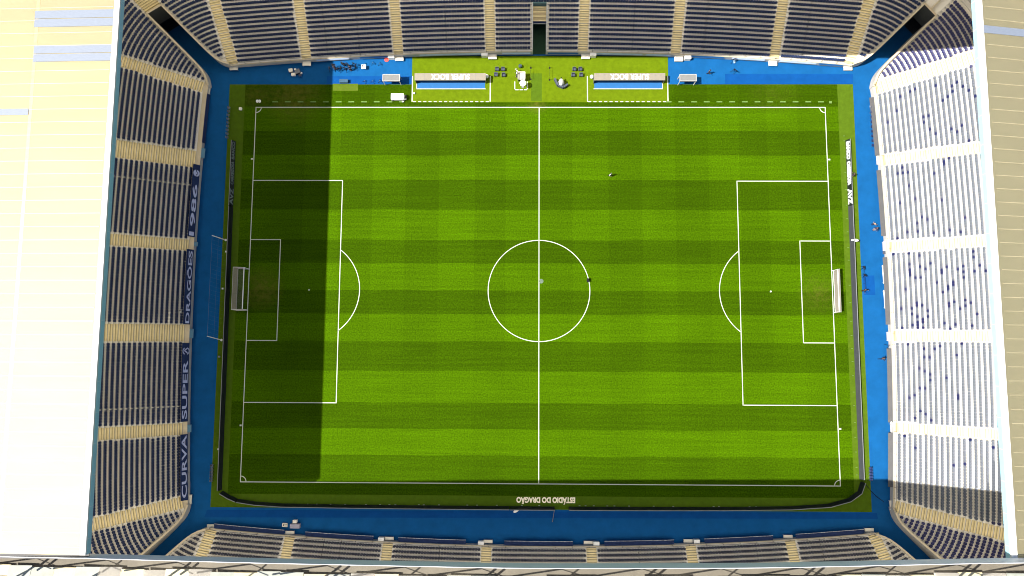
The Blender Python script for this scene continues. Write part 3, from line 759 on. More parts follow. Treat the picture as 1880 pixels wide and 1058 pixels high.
# OBJECTS-BELOW
# ------------------------------------------------------------------ dugouts
def dugout(x0, x1, label, flip):
    xa, xb = at(x0, 140).x, at(x1, 140).x; W = xb - xa
    yr, yf = at(830, 135, 1.9).y, at(830, 147.5, 1.9).y; D = yr - yf
    yg, yk = at(830, 163, 0).y, at(830, 149, 0).y
    r = thing('dugout', label, 'dugout', ((xa + xb) / 2, yf, 0))
    m = MB()
    vs = [(-W / 2, 0, 1.85), (W / 2, 0, 1.85), (W / 2, D, 2.0), (-W / 2, D, 2.0)]; vs += [(v[0], v[1], v[2] - 0.10) for v in vs]
    m.add(vs, [(0, 1, 2, 3), (4, 5, 6, 7), (0, 1, 5, 4), (1, 2, 6, 5), (2, 3, 7, 6), (3, 0, 4, 7)])
    m.build('roof', mat('dugout_roof_sheet', (0.19, 0.17, 0.135), 0.6, 0.08, 1.0), r, bevel=0.02)
    jm = MB()
    for i in range(1, 7): jm.box((-W / 2 + W * i / 7, D / 2, 1.94), (0.03, D - 0.04, 0.012), M=Matrix.Rotation(math.atan(0.15 / D), 3, 'X'))
    jm.build('roof_joint', GREY, r)
    m = MB(); m.box((0, D - 0.06, 0.93), (W - 0.1, 0.08, 1.86)); m.build('back_panel', GLASS, r)
    for s in (-1, 1):
        m = MB(); m.box((s * (W / 2 - 0.08), D / 2, 0.90), (0.06, D - 0.15, 1.80)); m.build('side_panel', GLASS, r)
    ns = 19
    sp = (W - 0.6) / ns; sm = None
    for i in range(ns):
        b = MB(); b.box((0, 0.05, 0.42), (0.44, 0.44, 0.12)); b.box((0, 0.24, 0.78), (0.46, 0.14, 0.72), M=Matrix.Rotation(R(-8), 3, 'X')); b.lathe([(0.17, 0), (0.20, 0.12)], (0, 0.26, 1.10), 8, sy=.5); b.box((0, 0.05, 0.2), (0.2, 0.2, 0.36))
        if sm is None: o = b.build('seat', mat('dugout_seat_leather', (0.012, 0.014, 0.03), 0.45, 0.1), r); sm = o.data
        else: o = bpy.data.objects.new('seat', sm); COL.objects.link(o); o.parent = r
        o.location = (-W / 2 + 0.3 + sp * (i + .5), 0.86, 0)
    m = MB(); m.box((0, (yg - yf + 1.2) / 2, 0.012 + 0.015), (W - 0.5, 1.2 - (yg - yf), 0.03)); m.build('floor', mat('dugout_floor_blue', (0.012, 0.105, 0.30), 0.8, 0.08, 2.0), r)
    m = MB(); y = yg - yf
    m.box((0, y - 0.07, 0.05), (W - 0.2, 0.13, 0.10)); m.box((-flip * (W / 2 - 0.15), y / 2 + .05, 0.05), (0.12, -y + .05, 0.10)); m.build('kerb', mat('kerb_stone', (0.42, 0.41, 0.37), 0.8, 0.15, 2.0), r)
    M = Matrix.Translation((0.0 if flip > 0 else 0.0, D / 2, 1.942)) @ Matrix.Rotation(math.atan(0.15 / D), 4, 'X') @ Matrix.Rotation(math.pi, 4, 'Z')
    wl = 7.1
    o = put_text('lettering', text_mesh('SUPER BOCK', 1, wl, 0.012, 1.0, spacing=1.06), mat('white_vinyl', (0.95, 0.95, 0.95), 0.6, 0.0), r, M)
    return r
dugout(764, 893, 'beige roofed dugout on the side of the white monitor booth, blue floor and kerb', 1)
dugout(1088.5, 1217.5, 'beige roofed dugout on the side of the white covered trophy, blue floor and kerb', -1)

def ball(name, px, py, rad, m, label, cat, z=0.0, sq=1.0):
    p = at(px, py, z); b = MB(); b.lathe([(0.02, 0)] + [(rad * math.sin(t), rad * sq * (1 - math.cos(t))) for t in np.linspace(0.25, math.pi - 0.15, 8)], n=14)
    o = b.build(name, m, smooth=True, loc=(p.x, p.y, z)); return tag(o, label, cat)
ball('water_cooler', 894, 142, 0.35, WHITE, 'white rounded drinks tub at the dugout end near the monitor booth', 'cooler', 0.02, 1.4)
ball('water_cooler', 1086, 143, 0.35, WHITE, 'white rounded drinks tub at the dugout end facing the covered trophy', 'cooler', 0.02, 1.4)
ball('football', 761, 172, 0.18, WHITE, 'white ball on the turf inside the dashed box of a dugout', 'ball', 0.02)

# ------------------------------------------------------------------ glazed bench shelters
def shelter(px0, px1, label):
    a, b = at(px0, 136.5, 2.1), at(px1, 149.5, 2.1); W = b.x - a.x; D = a.y - b.y
    r = thing('bench_shelter', label, 'shelter', ((a.x + b.x) / 2, (a.y + b.y) / 2, 0))
    m = MB(); m.box((0, 0, 2.08), (W - 0.2, D - 0.2, 0.04)); m.build('roof_sheet', GLASS, r)
    m = MB()
    for s in (-1, 1): m.box((s * (W / 2 - 0.06), 0, 2.1), (0.14, D, 0.10)); m.box((0, s * (D / 2 - 0.06), 2.1), (W - 0.27, 0.12, 0.10))
    m.build('roof_frame', mat('shelter_frame', (0.30, 0.30, 0.30), 0.5, 0.05), r)
    for sx in (-1, 1):
        for sy in (-1, 1):
            m = MB(); m.box((sx * (W / 2 - 0.1), sy * (D / 2 - 0.1), 1.02), (0.08, 0.08, 2.03)); m.build('leg', CREAM, r)
    m = MB(); m.box((0, D / 2 - 0.12, 1.1), (W - 0.3, 0.04, 1.5)); m.build('back_panel', GLASS, r)
    m = MB(); m.box((0, D / 2 - 0.45, 0.45), (W - 0.4, 0.42, 0.06)); m.box((-W / 2 + .5, D / 2 - .45, 0.21), (0.06, 0.36, 0.42)); m.box((W / 2 - .5, D / 2 - .45, 0.21), (0.06, 0.36, 0.42)); m.build('bench', BLUE, r)
shelter(702.5, 734, 'glazed bench shelter on blue track left of the dugouts, beside the white buggy')
shelter(1247.5, 1279, 'glazed bench shelter on blue track by a dark clothed person')

# ------------------------------------------------------------------ goals
def goal(s, label, dt, db, c1, c2):
    r = thing('goal', label, 'goal', (s * 52.5, 0, 0), 0 if s > 0 else math.pi)
    m = MB(); w_, h_ = 3.72, 2.5
    m.tube([(0, -w_, 0), (0, -w_, h_), (0, w_, h_), (0, w_, 0)], 0.085, 10); m.build('frame', WHITE, r)
    m = MB(); m.tube([(db, -w_ - .1, 0.05), (db, w_ + .1, 0.05)], 0.05, 8)
    for sg in (-1, 1): m.tube([(0, sg * w_, 0.05), (db, sg * (w_ + .1), 0.05)], 0.05, 8); m.tube([(0.05, sg * w_, h_), (dt, sg * (w_ + .08), h_ - 0.12)], 0.04, 8)
    m.tube([(dt, -w_ - .08, h_ - .12), (dt, w_ + .08, h_ - .12)], 0.03, 6); m.build('support', ALU, r)
    n = MB()
    def cords(p00, p10, p01, p11, nu, nv, cr=0.014):
        p00, p10, p01, p11 = map(Vector, (p00, p10, p01, p11))
        f = lambda u, v: (p00 * (1 - u) + p10 * u) * (1 - v) + (p01 * (1 - u) + p11 * u) * v
        for i in range(nu + 1): n.tube([f(i / nu, 0), f(i / nu, 1)], cr, 3, cap=False)
        for j in range(nv + 1): n.tube([f(0, j / nv), f(1, j / nv)], cr, 3, cap=False)
    cords((0.08, -w_, h_), (0.08, w_, h_), (dt, -w_ - .08, h_ - .12), (dt, w_ + .08, h_ - .12), 48, 11, c1)
    cords((dt, -w_ - .08, h_ - .12), (dt, w_ + .08, h_ - .12), (db, -w_ - .1, 0.06), (db, w_ + .1, 0.06), 48, 16, c2)
    for sg in (-1, 1): cords((0.08, sg * w_, h_), (dt, sg * (w_ + .08), h_ - .12), (0.08, sg * w_, 0.06), (db, sg * (w_ + .1), 0.06), 12, 16)
    n.build('net', NETM, r)
goal(-1, 'white football goal with pale net in the deep shade', 2.0, 2.05, .006, .022); goal(1, 'white football goal with pale net in full sunlight', .38, .30, .024, .036)

# ------------------------------------------------------------------ perimeter boards
BFACE = mat('led_board_face', (0.008, 0.010, 0.012), 0.4, 0.1); BGREY = mat('unlit_board_face', (0.035, 0.038, 0.046), 0.45, 0.10, 1.0); BTOP = mat('board_top_rail', (0.16, 0.17, 0.18), 0.5, 0.05)
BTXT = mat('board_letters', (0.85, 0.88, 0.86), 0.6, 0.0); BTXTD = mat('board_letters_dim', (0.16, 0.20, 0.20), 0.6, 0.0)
BH, BL_ = 1.0, 0.38
def board(name, base, label, face, inward, extra=None, greyfrom=None):
    """inclined LED board along a ground polyline; inward gives the side that faces the pitch"""
    P = [Vector((p.x, p.y, 0)) for p in base]
    r = thing(name, label, 'advertising board', (P[0].x, P[0].y, 0)); O = P[0]
    N_ = []
    for i in range(len(P)):
        t = (P[min(i + 1, len(P) - 1)] - P[max(i - 1, 0)]).normalized(); n = Vector((-t.y, t.x, 0))
        if n.dot(inward) < 0: n = -n
        N_.append(n)
    bot = [p - O + Vector((0, 0, 0.04)) for p in P]; top = [p - O - n * BL_ + Vector((0, 0, BH)) for p, n in zip(P, N_)]; back = [p - O - n * (BL_ + 0.12) + Vector((0, 0, BH)) for p, n in zip(P, N_)]; foot = [p - O - n * (BL_ + 0.25) + Vector((0, 0, 0.04)) for p, n in zip(P, N_)]
    m = MB(); m.strip(bot, top); m.build('face', face, r)
    m = MB(); m.strip(back, foot); m.add([bot[0], top[0], back[0], foot[0]], [(0, 1, 2, 3)]); m.add([bot[-1], top[-1], back[-1], foot[-1]], [(0, 1, 2, 3)]); m.build('rear_panel', BLACK, r)
    m = MB(); m.strip([v + Vector((0, 0, .004)) for v in top], [v + Vector((0, 0, .004)) for v in back]); m.strip(top, [v + Vector((0, 0, .004)) for v in top]); m.build('top_rail', BTOP, r)
    return r, O
def board_text(r, O, txt, pa, pb, hgt, m, s, bold=0.03):
    """letters on the inclined face between two ground points, readable from the pitch"""
    a, b = Vector((pa.x, pa.y, 0)), Vector((pb.x, pb.y, 0)); L = (b - a).length; u = (b - a).normalized()
    inw = Vector((0, 0, 1)).cross(u)
    if inw.dot(Vector((-s, 0, 0))) < 0: inw = -inw
    up = (Vector((0, 0, BH - 0.04)) - inw * BL_).normalized(); nrm = u.cross(up).normalized()
    c = (a + b) / 2 - O + Vector((0, 0, 0.04)) + up * 0.53 + nrm * 0.012
    M = Matrix(((u.x, up.x, nrm.x, c.x), (u.y, up.y, nrm.y, c.y), (u.z, up.z, nrm.z, c.z), (0, 0, 0, 1)))
    put_text('lettering', text_mesh(txt, 1, L, bold, hgt), m, r, M)
def bx(px, py): return at(px, py, 0)
rb = lambda y: at(1552 + (1577.5 - 1552) * (y - 258) / (880 - 258), y, 0)
r, O = board('advertising_board', [rb(258), rb(318), rb(378)], 'lit advertising board with white letters behind the sunlit goal line', BFACE, Vector((-1, 0, 0)))
board_text(r, O, 'BANCO', rb(261.5), rb(294), 0.80, BTXT, 1, 0.045); board_text(r, O, 'CARREGOSA', rb(298), rb(341), 0.80, BTXT, 1, 0.05); board_text(r, O, 'AVZ', rb(348), rb(376.5), 0.95, BTXT, 1, 0.05)
board('advertising_board', [rb(379)] + [rb(y) for y in range(420, 881, 46)] + [rb(880)], 'long unlit dark grey advertising board past the sunlit goal', BGREY, Vector((-1, 0, 0)))
lb = lambda y: at(433 + (407.5 - 433) * (y - 260) / (900 - 260), y, 0)
r, O = board('advertising_board', [lb(260), lb(320), lb(379)], 'advertising board with dim letters in the shade by the banners', BFACE, Vector((1, 0, 0)))
board_text(r, O, 'AVZ', lb(377), lb(347), 0.9, BTXTD, -1); board_text(r, O, 'CARREGOSA', lb(340), lb(298), 0.7, BTXTD, -1); board_text(r, O, 'BANCO', lb(294), lb(262), 0.7, BTXTD, -1)
board('advertising_board', [lb(380)] + [lb(y) for y in range(430, 900, 47)] + [lb(900)], 'long dark board with pale top rail behind the shaded goal', BFACE, Vector((1, 0, 0)))
board('advertising_board', [at(409, 901), at(424, 910), at(437, 915.5)], 'short diagonal dark board across the shaded corner below the long board', BFACE, Vector((1, 1, 0)))
board('advertising_board', [at(438, 916), at(470, 921), at(520, 924.5), at(640, 926.5), at(780, 928), at(935, 929.5)], 'dark board with pale rail on the side of the name nearer the white sign', BFACE, Vector((0, 1, 0)))
board('advertising_board', [at(1044, 930.5), at(1200, 931), at(1330, 931), at(1450, 929.5), at(1520, 925), at(1556, 915), at(1574, 902), at(1580, 884)], 'dark board curving round the shaded corner toward the pale stand', BFACE, Vector((-0.3, 1, 0)))
board('advertising_board', [at(937, 929.6), at(980, 930), at(1018, 930.2)], 'short dark board behind the painted stadium name, by a white bag', BFACE, Vector((0, 1, 0)))

# ------------------------------------------------------------------ banners on the front of the shaded stand
def wall_pt(st, py=None, px=None, d=0.0):
    """front-wall line of a stand at a photograph row or column"""
    q = loop[STAND[st]] + norm[STAND[st]] * (d + RO[st])
    pr = np.array([project((p[0], p[1], Z0)) for p in q]); k = 1 if py is not None else 0; v = py if py is not None else px
    ordr = np.argsort(pr[:, k]); return np.array([np.interp(v, pr[ordr, k], q[ordr, 0]), np.interp(v, pr[ordr, k], q[ordr, 1])])
def drape(name, st, p0, p1, mt, label, cat, out=1.1, ztop=2.45, zbot=0.25, by='py', n=10, din=0.0, group=None, root=None):
    """cloth or panel leaning from the front rail down to the track; returns root, frame (origin, u along, v up the slope)"""
    ts = np.linspace(p0, p1, n + 1); top = []; bot = []
    for i, t in enumerate(ts):
        w_ = wall_pt(st, **{by: t}); a = wall_pt(st, **{by: t}, d=-out)
        dirv = Vector((a[0] - w_[0], a[1] - w_[1], 0)).normalized()
        w3 = Vector((w_[0], w_[1], 0)) + dirv * (0.05 - din); b3 = Vector((w_[0], w_[1], 0)) + dirv * out
        wob = 0.03 * math.sin(i * 2.3)
        top.append(w3 + Vector((0, 0, ztop))); bot.append(b3 + Vector((0, 0, zbot + wob)))
    O = (top[0] + bot[-1]) / 2; O.z = 0
    r = root or thing(name, label, cat, O, group=group)
    m = MB(); T = [v - O for v in top]; B = [v - O for v in bot]; nrm = (T[-1] - T[0]).cross(B[0] - T[0]).normalized()
    if nrm.z < 0: nrm = -nrm
    off = nrm * -0.03
    m.strip(T, B); m.strip([v + off for v in T], [v + off for v in B]); m.strip(B, [v + off for v in B]); m.strip(T, [v + off for v in T])
    m.build('cloth' if mt is NAVYCLOTH else 'panel', mt, r)
    return r, O, top, bot, nrm
def banner(txt, y_s, y_n, ty_s, ty_n, label, emblem=None):
    r, O, top, bot, nrm = drape('supporters_banner', 'left', y_s, y_n, NAVYCLOTH, label, 'banner', out=0.12, ztop=2.35, zbot=1.15, din=0.68)
    m0, m1 = (top[0] + bot[0]) / 2, (top[-1] + bot[-1]) / 2
    u = (m1 - m0).normalized(); up = ((top[0] - bot[0]) + (top[-1] - bot[-1])).normalized(); up = (up - u * up.dot(u)).normalized(); nn = u.cross(up)
    if nn.dot(nrm) < 0: nn = -nn
    H = (top[0] - bot[0]).length
    def pos(py): 
        f = (py - y_s) / (y_n - y_s); return m0 + (m1 - m0) * f
    a, b = pos(ty_s), pos(ty_n)
    def fr(c, k=0.03):
        c = c - O + nn * k
        return Matrix(((u.x, up.x, nn.x, c.x), (u.y, up.y, nn.y, c.y), (u.z, up.z, nn.z, c.z), (0, 0, 0, 1)))
    put_text('lettering', text_mesh(txt, 1, (b - a).length, 0.02, H * 0.68), LILAC, r, fr((a + b) / 2 + up * 0.05, 0.07))
    if emblem:
        g = MB()
        F = fr(pos(emblem), 0.07)
        def ringpts(r0, r1, a0, a1, cx=0, cy=0, n=18):
            A = [F @ Vector((cx + r1 * math.cos(a0 + (a1 - a0) * i / n), cy + r1 * math.sin(a0 + (a1 - a0) * i / n), 0)) for i in range(n + 1)]
            B = [F @ Vector((cx + r0 * math.cos(a0 + (a1 - a0) * i / n), cy + r0 * math.sin(a0 + (a1 - a0) * i / n), 0)) for i in range(n + 1)]
            g.strip(A, B)
        if emblem > 500:      # a ring broken by a chevron
            ringpts(0.52, 0.68, 0.5, 2.7); ringpts(0.52, 0.68, 3.5, 5.9)
            for sg in (-1, 1): g.poly([F @ Vector(p) for p in ((-0.05, 0.30, 0), (0.18, 0.30, 0), (-0.28 + .1, sg * 0.0 - .28, 0), (-0.45, -.28, 0))] if sg < 0 else [F @ Vector(p) for p in ((-0.05, 0.30, 0), (0.12, 0.42, 0), (0.62, -.22, 0), (0.40, -.26, 0))])
        else:                 # a round crest with slanting bands
            ringpts(0.0, 0.62, 0.2, 3.0); ringpts(0.3, 0.62, 3.2, 6.1); ringpts(0.0, 0.2, 0, 6.283)
        g.build('emblem', LILAC, r)
    return r
banner('CURVA', 918, 797, 913, 799, 'navy banner reading CURVA at the lower end of the shaded stand')
banner('SUPER', 774, 630, 769, 662, 'navy banner reading SUPER with a pale chevron emblem', 645)
banner('DRAGÕES', 596, 459, 594, 462, 'navy banner reading DRAGÕES on the shaded stand front')
banner('1986', 436, 304, 434, 341, 'navy banner reading 1986 with a round pale crest', 320)
for i, (y0, y1) in enumerate(((290, 272), (452, 444), (621, 604), (794, 780))):
    r, *_ = drape('teal_hoarding', 'left', y0, y1, mat('pale_teal_panel', (0.10, 0.22, 0.30), 0.6, 0.1), f'small pale teal panel below the stair foot {["above banner 1986", "between 1986 and DRAGÕES", "between DRAGÕES and SUPER", "between SUPER and CURVA"][i]}', 'panel', out=0.55, ztop=1.15, zbot=0.7, n=2)
drape('plain_banner', 'left', 262, 172, NAVYCLOTH, 'plain navy cloth on the shaded stand front beyond the crest banner', 'cloth', out=0.3, ztop=1.2, zbot=0.4)
# grey panels in front of the sunlit stand
LATT = mat('grey_mesh_panel', (0.040, 0.041, 0.046), 0.6, 0.25, 3.0, stretch=(1, 4, 1))
for (y0, y1), w_ in zip(((178, 285), (312, 433), (472, 596), (640, 776), (795, 895)), ('beside the row of dark chairs', 'beside the two people standing together', 'behind the two white benches', 'beside the lone walking person', 'reaching into the shade at the lower end')):
    drape('mesh_barrier', 'right', y0, y1, LATT, f'grey mesh panel along the pale stand front {w_}', 'panel', out=0.72, ztop=1.0, zbot=0.7)
# navy sheeting with a corded pale edge in front of the lower stand
for (x0, x1), w_ in zip(((392, 521), (560, 685), (731, 855), (926, 1052), (1110, 1238), (1294, 1420), (1462, 1588)), ('nearest the lettered banners', 'below the small white sign', 'left of the middle pair', 'under the white bag', 'right of the stadium name', 'second from the pale stand', 'nearest the pale stand')):
    r, O, top, bot, nrm = drape('navy_sheeting', 'bottom', x0, x1, NAVYCLOTH, f'navy sheet with beaded pale edge on the lower stand front, {w_}', 'cloth', out=0.75, ztop=0.95, zbot=0.8, by='px')
    m = MB(); m.tube([p - O + Vector((0, 0, 0.05)) for p in bot], 0.05, 6)
    m.build('beaded_edge', mat('pale_cord', (0.36, 0.38, 0.42), 0.7, 0.9, 3.5), r)
# blue and white boards along the top stand front
WB = mat('pale_blue_board', (0.45, 0.55, 0.72), 0.5, 0.15, 1.0)
for i, (x0, x1) in enumerate(((580, 640), (660, 722), (770, 885), (922, 974), (1006, 1062), (1092, 1180), (1186, 1232), (1262, 1330), (1345, 1405), (1432, 1500), (1505, 1548))):
    w_ = ('where the tree of tripods stands', 'beside the red disc', 'behind the monitor side dugout', 'between tunnel and monitor booth', 'between tunnel and trophy', 'behind the trophy side dugout', 'past the end of the second dugout', 'behind the second shelter', 'above the lone tripods', 'in the last block before the corner', 'at the corner gangway')[i]
    if i == 0: w_ = 'behind the dark heap of tripods'
    drape('sponsor_hoarding', 'top', x0, x1, (WB if i % 3 != 1 else BLUE), f'thin {"pale" if i % 3 != 1 else "deep"} blue board along the upper stand front {w_}', 'board', out=0.16, ztop=0.98, zbot=0.62, by='px', n=4)

# ------------------------------------------------------------------ stair landings and cream boxes at the foot of the aisles
def boxobj(name, px, py, w_, d_, h_, m, label, cat, z=0.0, rz=0.0, group=None, lid=None, bev=0.03):
    p = at(px, py, z + h_); r = thing(name, label, cat, (p.x, p.y, z), rz, group)
    b = MB(); b.box((0, 0, h_ / 2), (w_, d_, h_)); b.build('body', m, r, bevel=bev)
    if lid: l = MB(); l.box((0, 0, h_ + 0.02), (w_ + 0.04, d_ + 0.04, 0.04)); l.build('lid', lid, r, bevel=0.01)
    return r
def landing(px, py, w_, d_, label, rz=0.0):
    p = at(px, py, 0.5); r = thing('stair_landing', label, 'landing', (p.x, p.y, 0), rz)
    b = MB(); b.box((0, 0, 0.46), (w_, d_, 0.08)); b.build('platform', CREAM, r, bevel=0.01)
    for sx in (-1, 1):
        for sy in (-1, 1): b = MB(); b.box((sx * (w_ / 2 - .08), sy * (d_ / 2 - .08), 0.21), (0.07, 0.07, 0.42)); b.build('leg', ALU, r)
    b = MB(); b.box((0, 0, 0.20), (w_ - .1, d_ - .12, 0.05)); b.build('lower_step', ALU, r)
tops = [(429, 124, 'in the shaded corner by the dark gangway'), (563, 116, 'behind the shaded crates'), (733, 107, 'between the red disc and the first dugout'), (904, 104, 'above the eight grey chairs nearer the monitor'), (1075, 103.5, 'above the eight grey chairs nearer the covered trophy'), (1246, 108, 'behind the second glazed shelter'), (1419, 116, 'above the corner flag in the sun'), (1557, 124.5, 'at the sunlit corner gangway')]
for px, py, w_ in tops: landing(px, py, 1.55, 0.95, f'cream stair landing on the track {w_}')
for px, py, w_ in ((1605, 160, 'at the sunlit upper corner'), (1615, 294, 'below the row of dark chairs'), (1626.5, 452, 'beside the small dark crate'), (1634, 618, 'below the white benches'), (1641, 788, 'under the leaning white plank'), (1639, 928, 'in the shade of the lower corner')):
    landing(px, py, 1.0, 1.6, f'cream stair landing against the pale stand {w_}')
for px, py, w_ in ((388, 966, 'nearest the lettered banners'), (532, 978, 'below the small white sign'), (714.5, 989, 'third along the lower stand'), (896, 994.5, 'near the middle, under the white bag'), (1080, 996.5, 'just right of the middle aisle'), (1263.5, 993.5, 'third from the pale stand'), (1447, 985.5, 'second from the pale stand'), (1596, 973, 'nearest the pale stand')):
    landing(px, py, 1.55, 0.55, f'grey white stair landing on the lower stand front, {w_}')
landing(348, 917, 0.7, 1.6, 'pale landing beside the first letter of the CURVA banner')
landing(382, 165, 0.6, 1.5, 'pale landing on the shaded stand near the gangway with dark mouth')
for px, py, w_ in ((718, 103, 'beside the red disc'), (889.5, 99, 'behind the first dugout'), (1089, 99, 'behind the second dugout'), (1263, 104.5, 'behind the second glazed shelter')):
    boxobj('storage_box', px, py, 1.15, 0.7, 1.0, CREAM, f'cream storage box against the upper stand {w_}', 'box', lid=WHITE)
for px, py, w_ in ((699.5, 990.5, 'left of the third stair'), (883, 997.5, 'left of the middle'), (1095, 998.5, 'right of the middle'), (1279.5, 994.5, 'near the pale stand')):
    boxobj('storage_box', px, py, 1.0, 0.55, 0.9, CREAM, f'cream storage box on the lower stand front {w_}', 'box', lid=WHITE)

# ------------------------------------------------------------------ technical area furniture
def tub_chair(loc, rz, label, group):
    r = thing('tub_chair', label, 'chair', loc, rz, group)
    b = MB(); b.box((0, 0, 0.30), (0.46, 0.46, 0.22)); b.build('seat', GREYBLUE, r, bevel=0.03)
    b = MB(); b.box((0, 0.27, 0.45), (0.66, 0.12, 0.68)); b.build('backrest', GREYBLUE, r, bevel=0.03)
    for s in (-1, 1): b = MB(); b.box((s * 0.29, -0.03, 0.34), (0.11, 0.46, 0.46)); b.build('armrest', GREYBLUE, r, bevel=0.03)
    for sx in (-1, 1):
        for sy in (-1, 1): b = MB(); b.box((sx * .26, sy * .2, 0.05), (0.05, 0.05, 0.10)); b.build('leg', BLACK, r)
    return r
first = None
for lst, g in ((((912.5, 127), (923.5, 127), (910.5, 137), (924.5, 137.5)), ('one of four grey chairs between the dugout and the white monitor booth', 'four grey chairs by the monitor booth')),
               (((1054.5, 127), (1065.5, 127), (1052.5, 137.5), (1067, 137.5)), ('one of four grey chairs between the covered trophy and the dugout', 'four grey chairs by the covered trophy'))):
    for px, py in lst:
        p = at(px, py, 0.5); loc = (p.x, p.y, 0.016)
        if first is None: first = tub_chair(loc, 0, *g)
        else: dup(first, loc, 0, *g)
# monitor booth with white parasol
p = at(957.5, 139.5, 1.1)
r = thing('monitor_booth', 'grey white open monitor booth on the turf beside a white parasol', 'booth', (p.x, p.y, 0.016))
b = MB(); b.box((0, 0, 0.85), (1.35, 1.25, 0.06)); b.build('shelf', ALU, r)
b = MB(); b.box((-0.65, 0, 0.7), (0.07, 1.3, 1.4)); b.box((0.65, 0, 0.7), (0.07, 1.3, 1.4)); b.box((0, 0.65, 0.7), (1.23, 0.07, 1.4)); b.build('side_panel', CREAM, r)
b = MB(); b.box((0.2, -0.1, 1.05), (0.62, 0.5, 0.34)); b.build('monitor_hood', WHITE, r, bevel=0.02)
b = MB(); b.box((0.2, -0.36, 1.05), (0.54, 0.02, 0.27)); b.build('screen', BLACK, r)
p = at(960, 152.5, 1.9)
r = thing('parasol', 'white parasol standing at the front of the monitor booth', 'parasol', (p.x, p.y, 0.016), 0.4)
b = MB(); n = 7; ap = (0, 0, 2.15)
for k in range(n):
    a0, a1 = 2 * math.pi * k / n, 2 * math.pi * (k + 1) / n; r0 = 0.62
    b.add([ap, (r0 * math.cos(a0), r0 * math.sin(a0), 1.8), (r0 * math.cos(a1), r0 * math.sin(a1), 1.8)], [(0, 1, 2)])
    b.add([(0, 0, 2.12), (r0 * math.cos(a0), r0 * math.sin(a0), 1.77), (r0 * math.cos(a1), r0 * math.sin(a1), 1.77)], [(0, 1, 2)])
b.build('canopy', WHITE, r); b = MB(); b.tube([(0, 0, 0), (0, 0, 2.1)], 0.03, 8); b.build('pole', ALU, r); b = MB(); b.lathe([(0.28, 0), (0.26, 0.08), (0.05, 0.12)]); b.build('base', GREY, r)
# round dark tub, covered trophy and curved navy wall
p = at(955, 121.5, 0.5); r = thing('planter', 'round dark teal tub on the turf above the monitor booth', 'tub', (p.x, p.y, 0.016))
b = MB(); b.lathe([(0.22, 0), (0.30, 0.55), (0.32, 0.6), (0.26, 0.6), (0.25, 0.5)], n=20); b.build('pot', mat('dark_teal_pot', (0.02, 0.07, 0.09), 0.5, 0.1), r, smooth=True)
b = MB(); b.lathe([(0.02, 0.42), (0.2, 0.5), (0.24, 0.58), (0.1, 0.68)], n=12); b.build('filling', GREYBLUE, r, smooth=True)
p = at(1030.5, 151, 0.9)
r = thing('covered_trophy', 'white draped egg shaped display on a round grey plinth inside a curved navy wall', 'display', (p.x, p.y, 0.016))
b = MB(); b.lathe([(0.62, 0), (0.66, 0.05), (0.64, 0.30), (0.55, 0.36)], n=24); b.build('plinth', mat('stone_plinth', (0.30, 0.30, 0.27), 0.8, 0.1), r)
b = MB(); b.lathe([(0.40, 0.36), (0.47, 0.7), (0.45, 1.1), (0.32, 1.5), (0.16, 1.75), (0.03, 1.85)], n=20, sx=0.95, sy=1.3); b.build('drape', WHITE, r, smooth=True)
b = MB(); b.lathe([(0.10, 1.2), (0.13, 1.35), (0.02, 1.5)], (-0.05, 0.62, 0), n=10); b.build('tassel', BLACK, r, smooth=True)
P = [at(1018, 146.5), at(1024, 158.5), at(1034, 162.5), at(1042, 157)]
r = thing('curved_screen', 'low navy three sided screen curving round the white covered display', 'screen', (P[1].x, P[1].y, 0.016))
for a, b_ in zip(P[:-1], P[1:]):
    m = MB(); a2, b2 = a - P[1], b_ - P[1]; m.wall([(a2.x, a2.y), (b2.x, b2.y)], 0.0, 0.75, 0.34); m.build('panel', GREYBLUE, r, bevel=0.02)
# rope barriers
for (pa, pb), w_ in ((((974.5, 125), (974, 146)), 'beside the monitor booth'), (((1009, 125), (1009, 147)), 'beside the covered trophy')):
    a, b = at(*pa), at(*pb); r = thing('rope_barrier', f'thin dark rope barrier on two posts {w_}', 'barrier', (a.x, a.y, 0.016))
    for q in (a, b):
        m = MB(); q2 = q - a; m.lathe([(0.17, 0), (0.17, 0.03), (0.03, 0.05), (0.025, 0.95), (0.05, 0.98), (0.02, 1.02)], (q2.x, q2.y, 0), 10); m.build('post', BLACK, r)
    d = b - a; m = MB(); m.tube([(d.x * t, d.y * t, 0.95 - 0.15 * math.sin(math.pi * t)) for t in np.linspace(0, 1, 9)], 0.02, 5); m.build('rope', BLACK, r)

# ------------------------------------------------------------------ people (bodies grown on a skeleton)
def skin_body(name, joints, edges, m, parent, sub=2):
    me = bpy.data.meshes.new(name); me.from_pydata([j[0] for j in joints], edges, [])
    o = bpy.data.objects.new(name, me); COL.objects.link(o)
    md = o.modifiers.new('skin', 'SKIN'); md.use_smooth_shade = True
    for i, v in enumerate(me.skin_vertices[0].data): v.radius = (joints[i][1], joints[i][2] if len(joints[i]) > 2 else joints[i][1]); v.use_root = (i == 0)
    sb = o.modifiers.new('sub', 'SUBSURF'); sb.levels = sb.render_levels = sub
    dg = bpy.context.evaluated_depsgraph_get(); dg.update()
    me2 = bpy.data.meshes.new_from_object(o.evaluated_get(dg)); bpy.data.objects.remove(o); me2.materials.clear(); me2.materials.append(m)
    me2.polygons.foreach_set('use_smooth', [True] * len(me2.polygons))
    o = bpy.data.objects.new(name, me2); COL.objects.link(o); o.parent = parent; return o
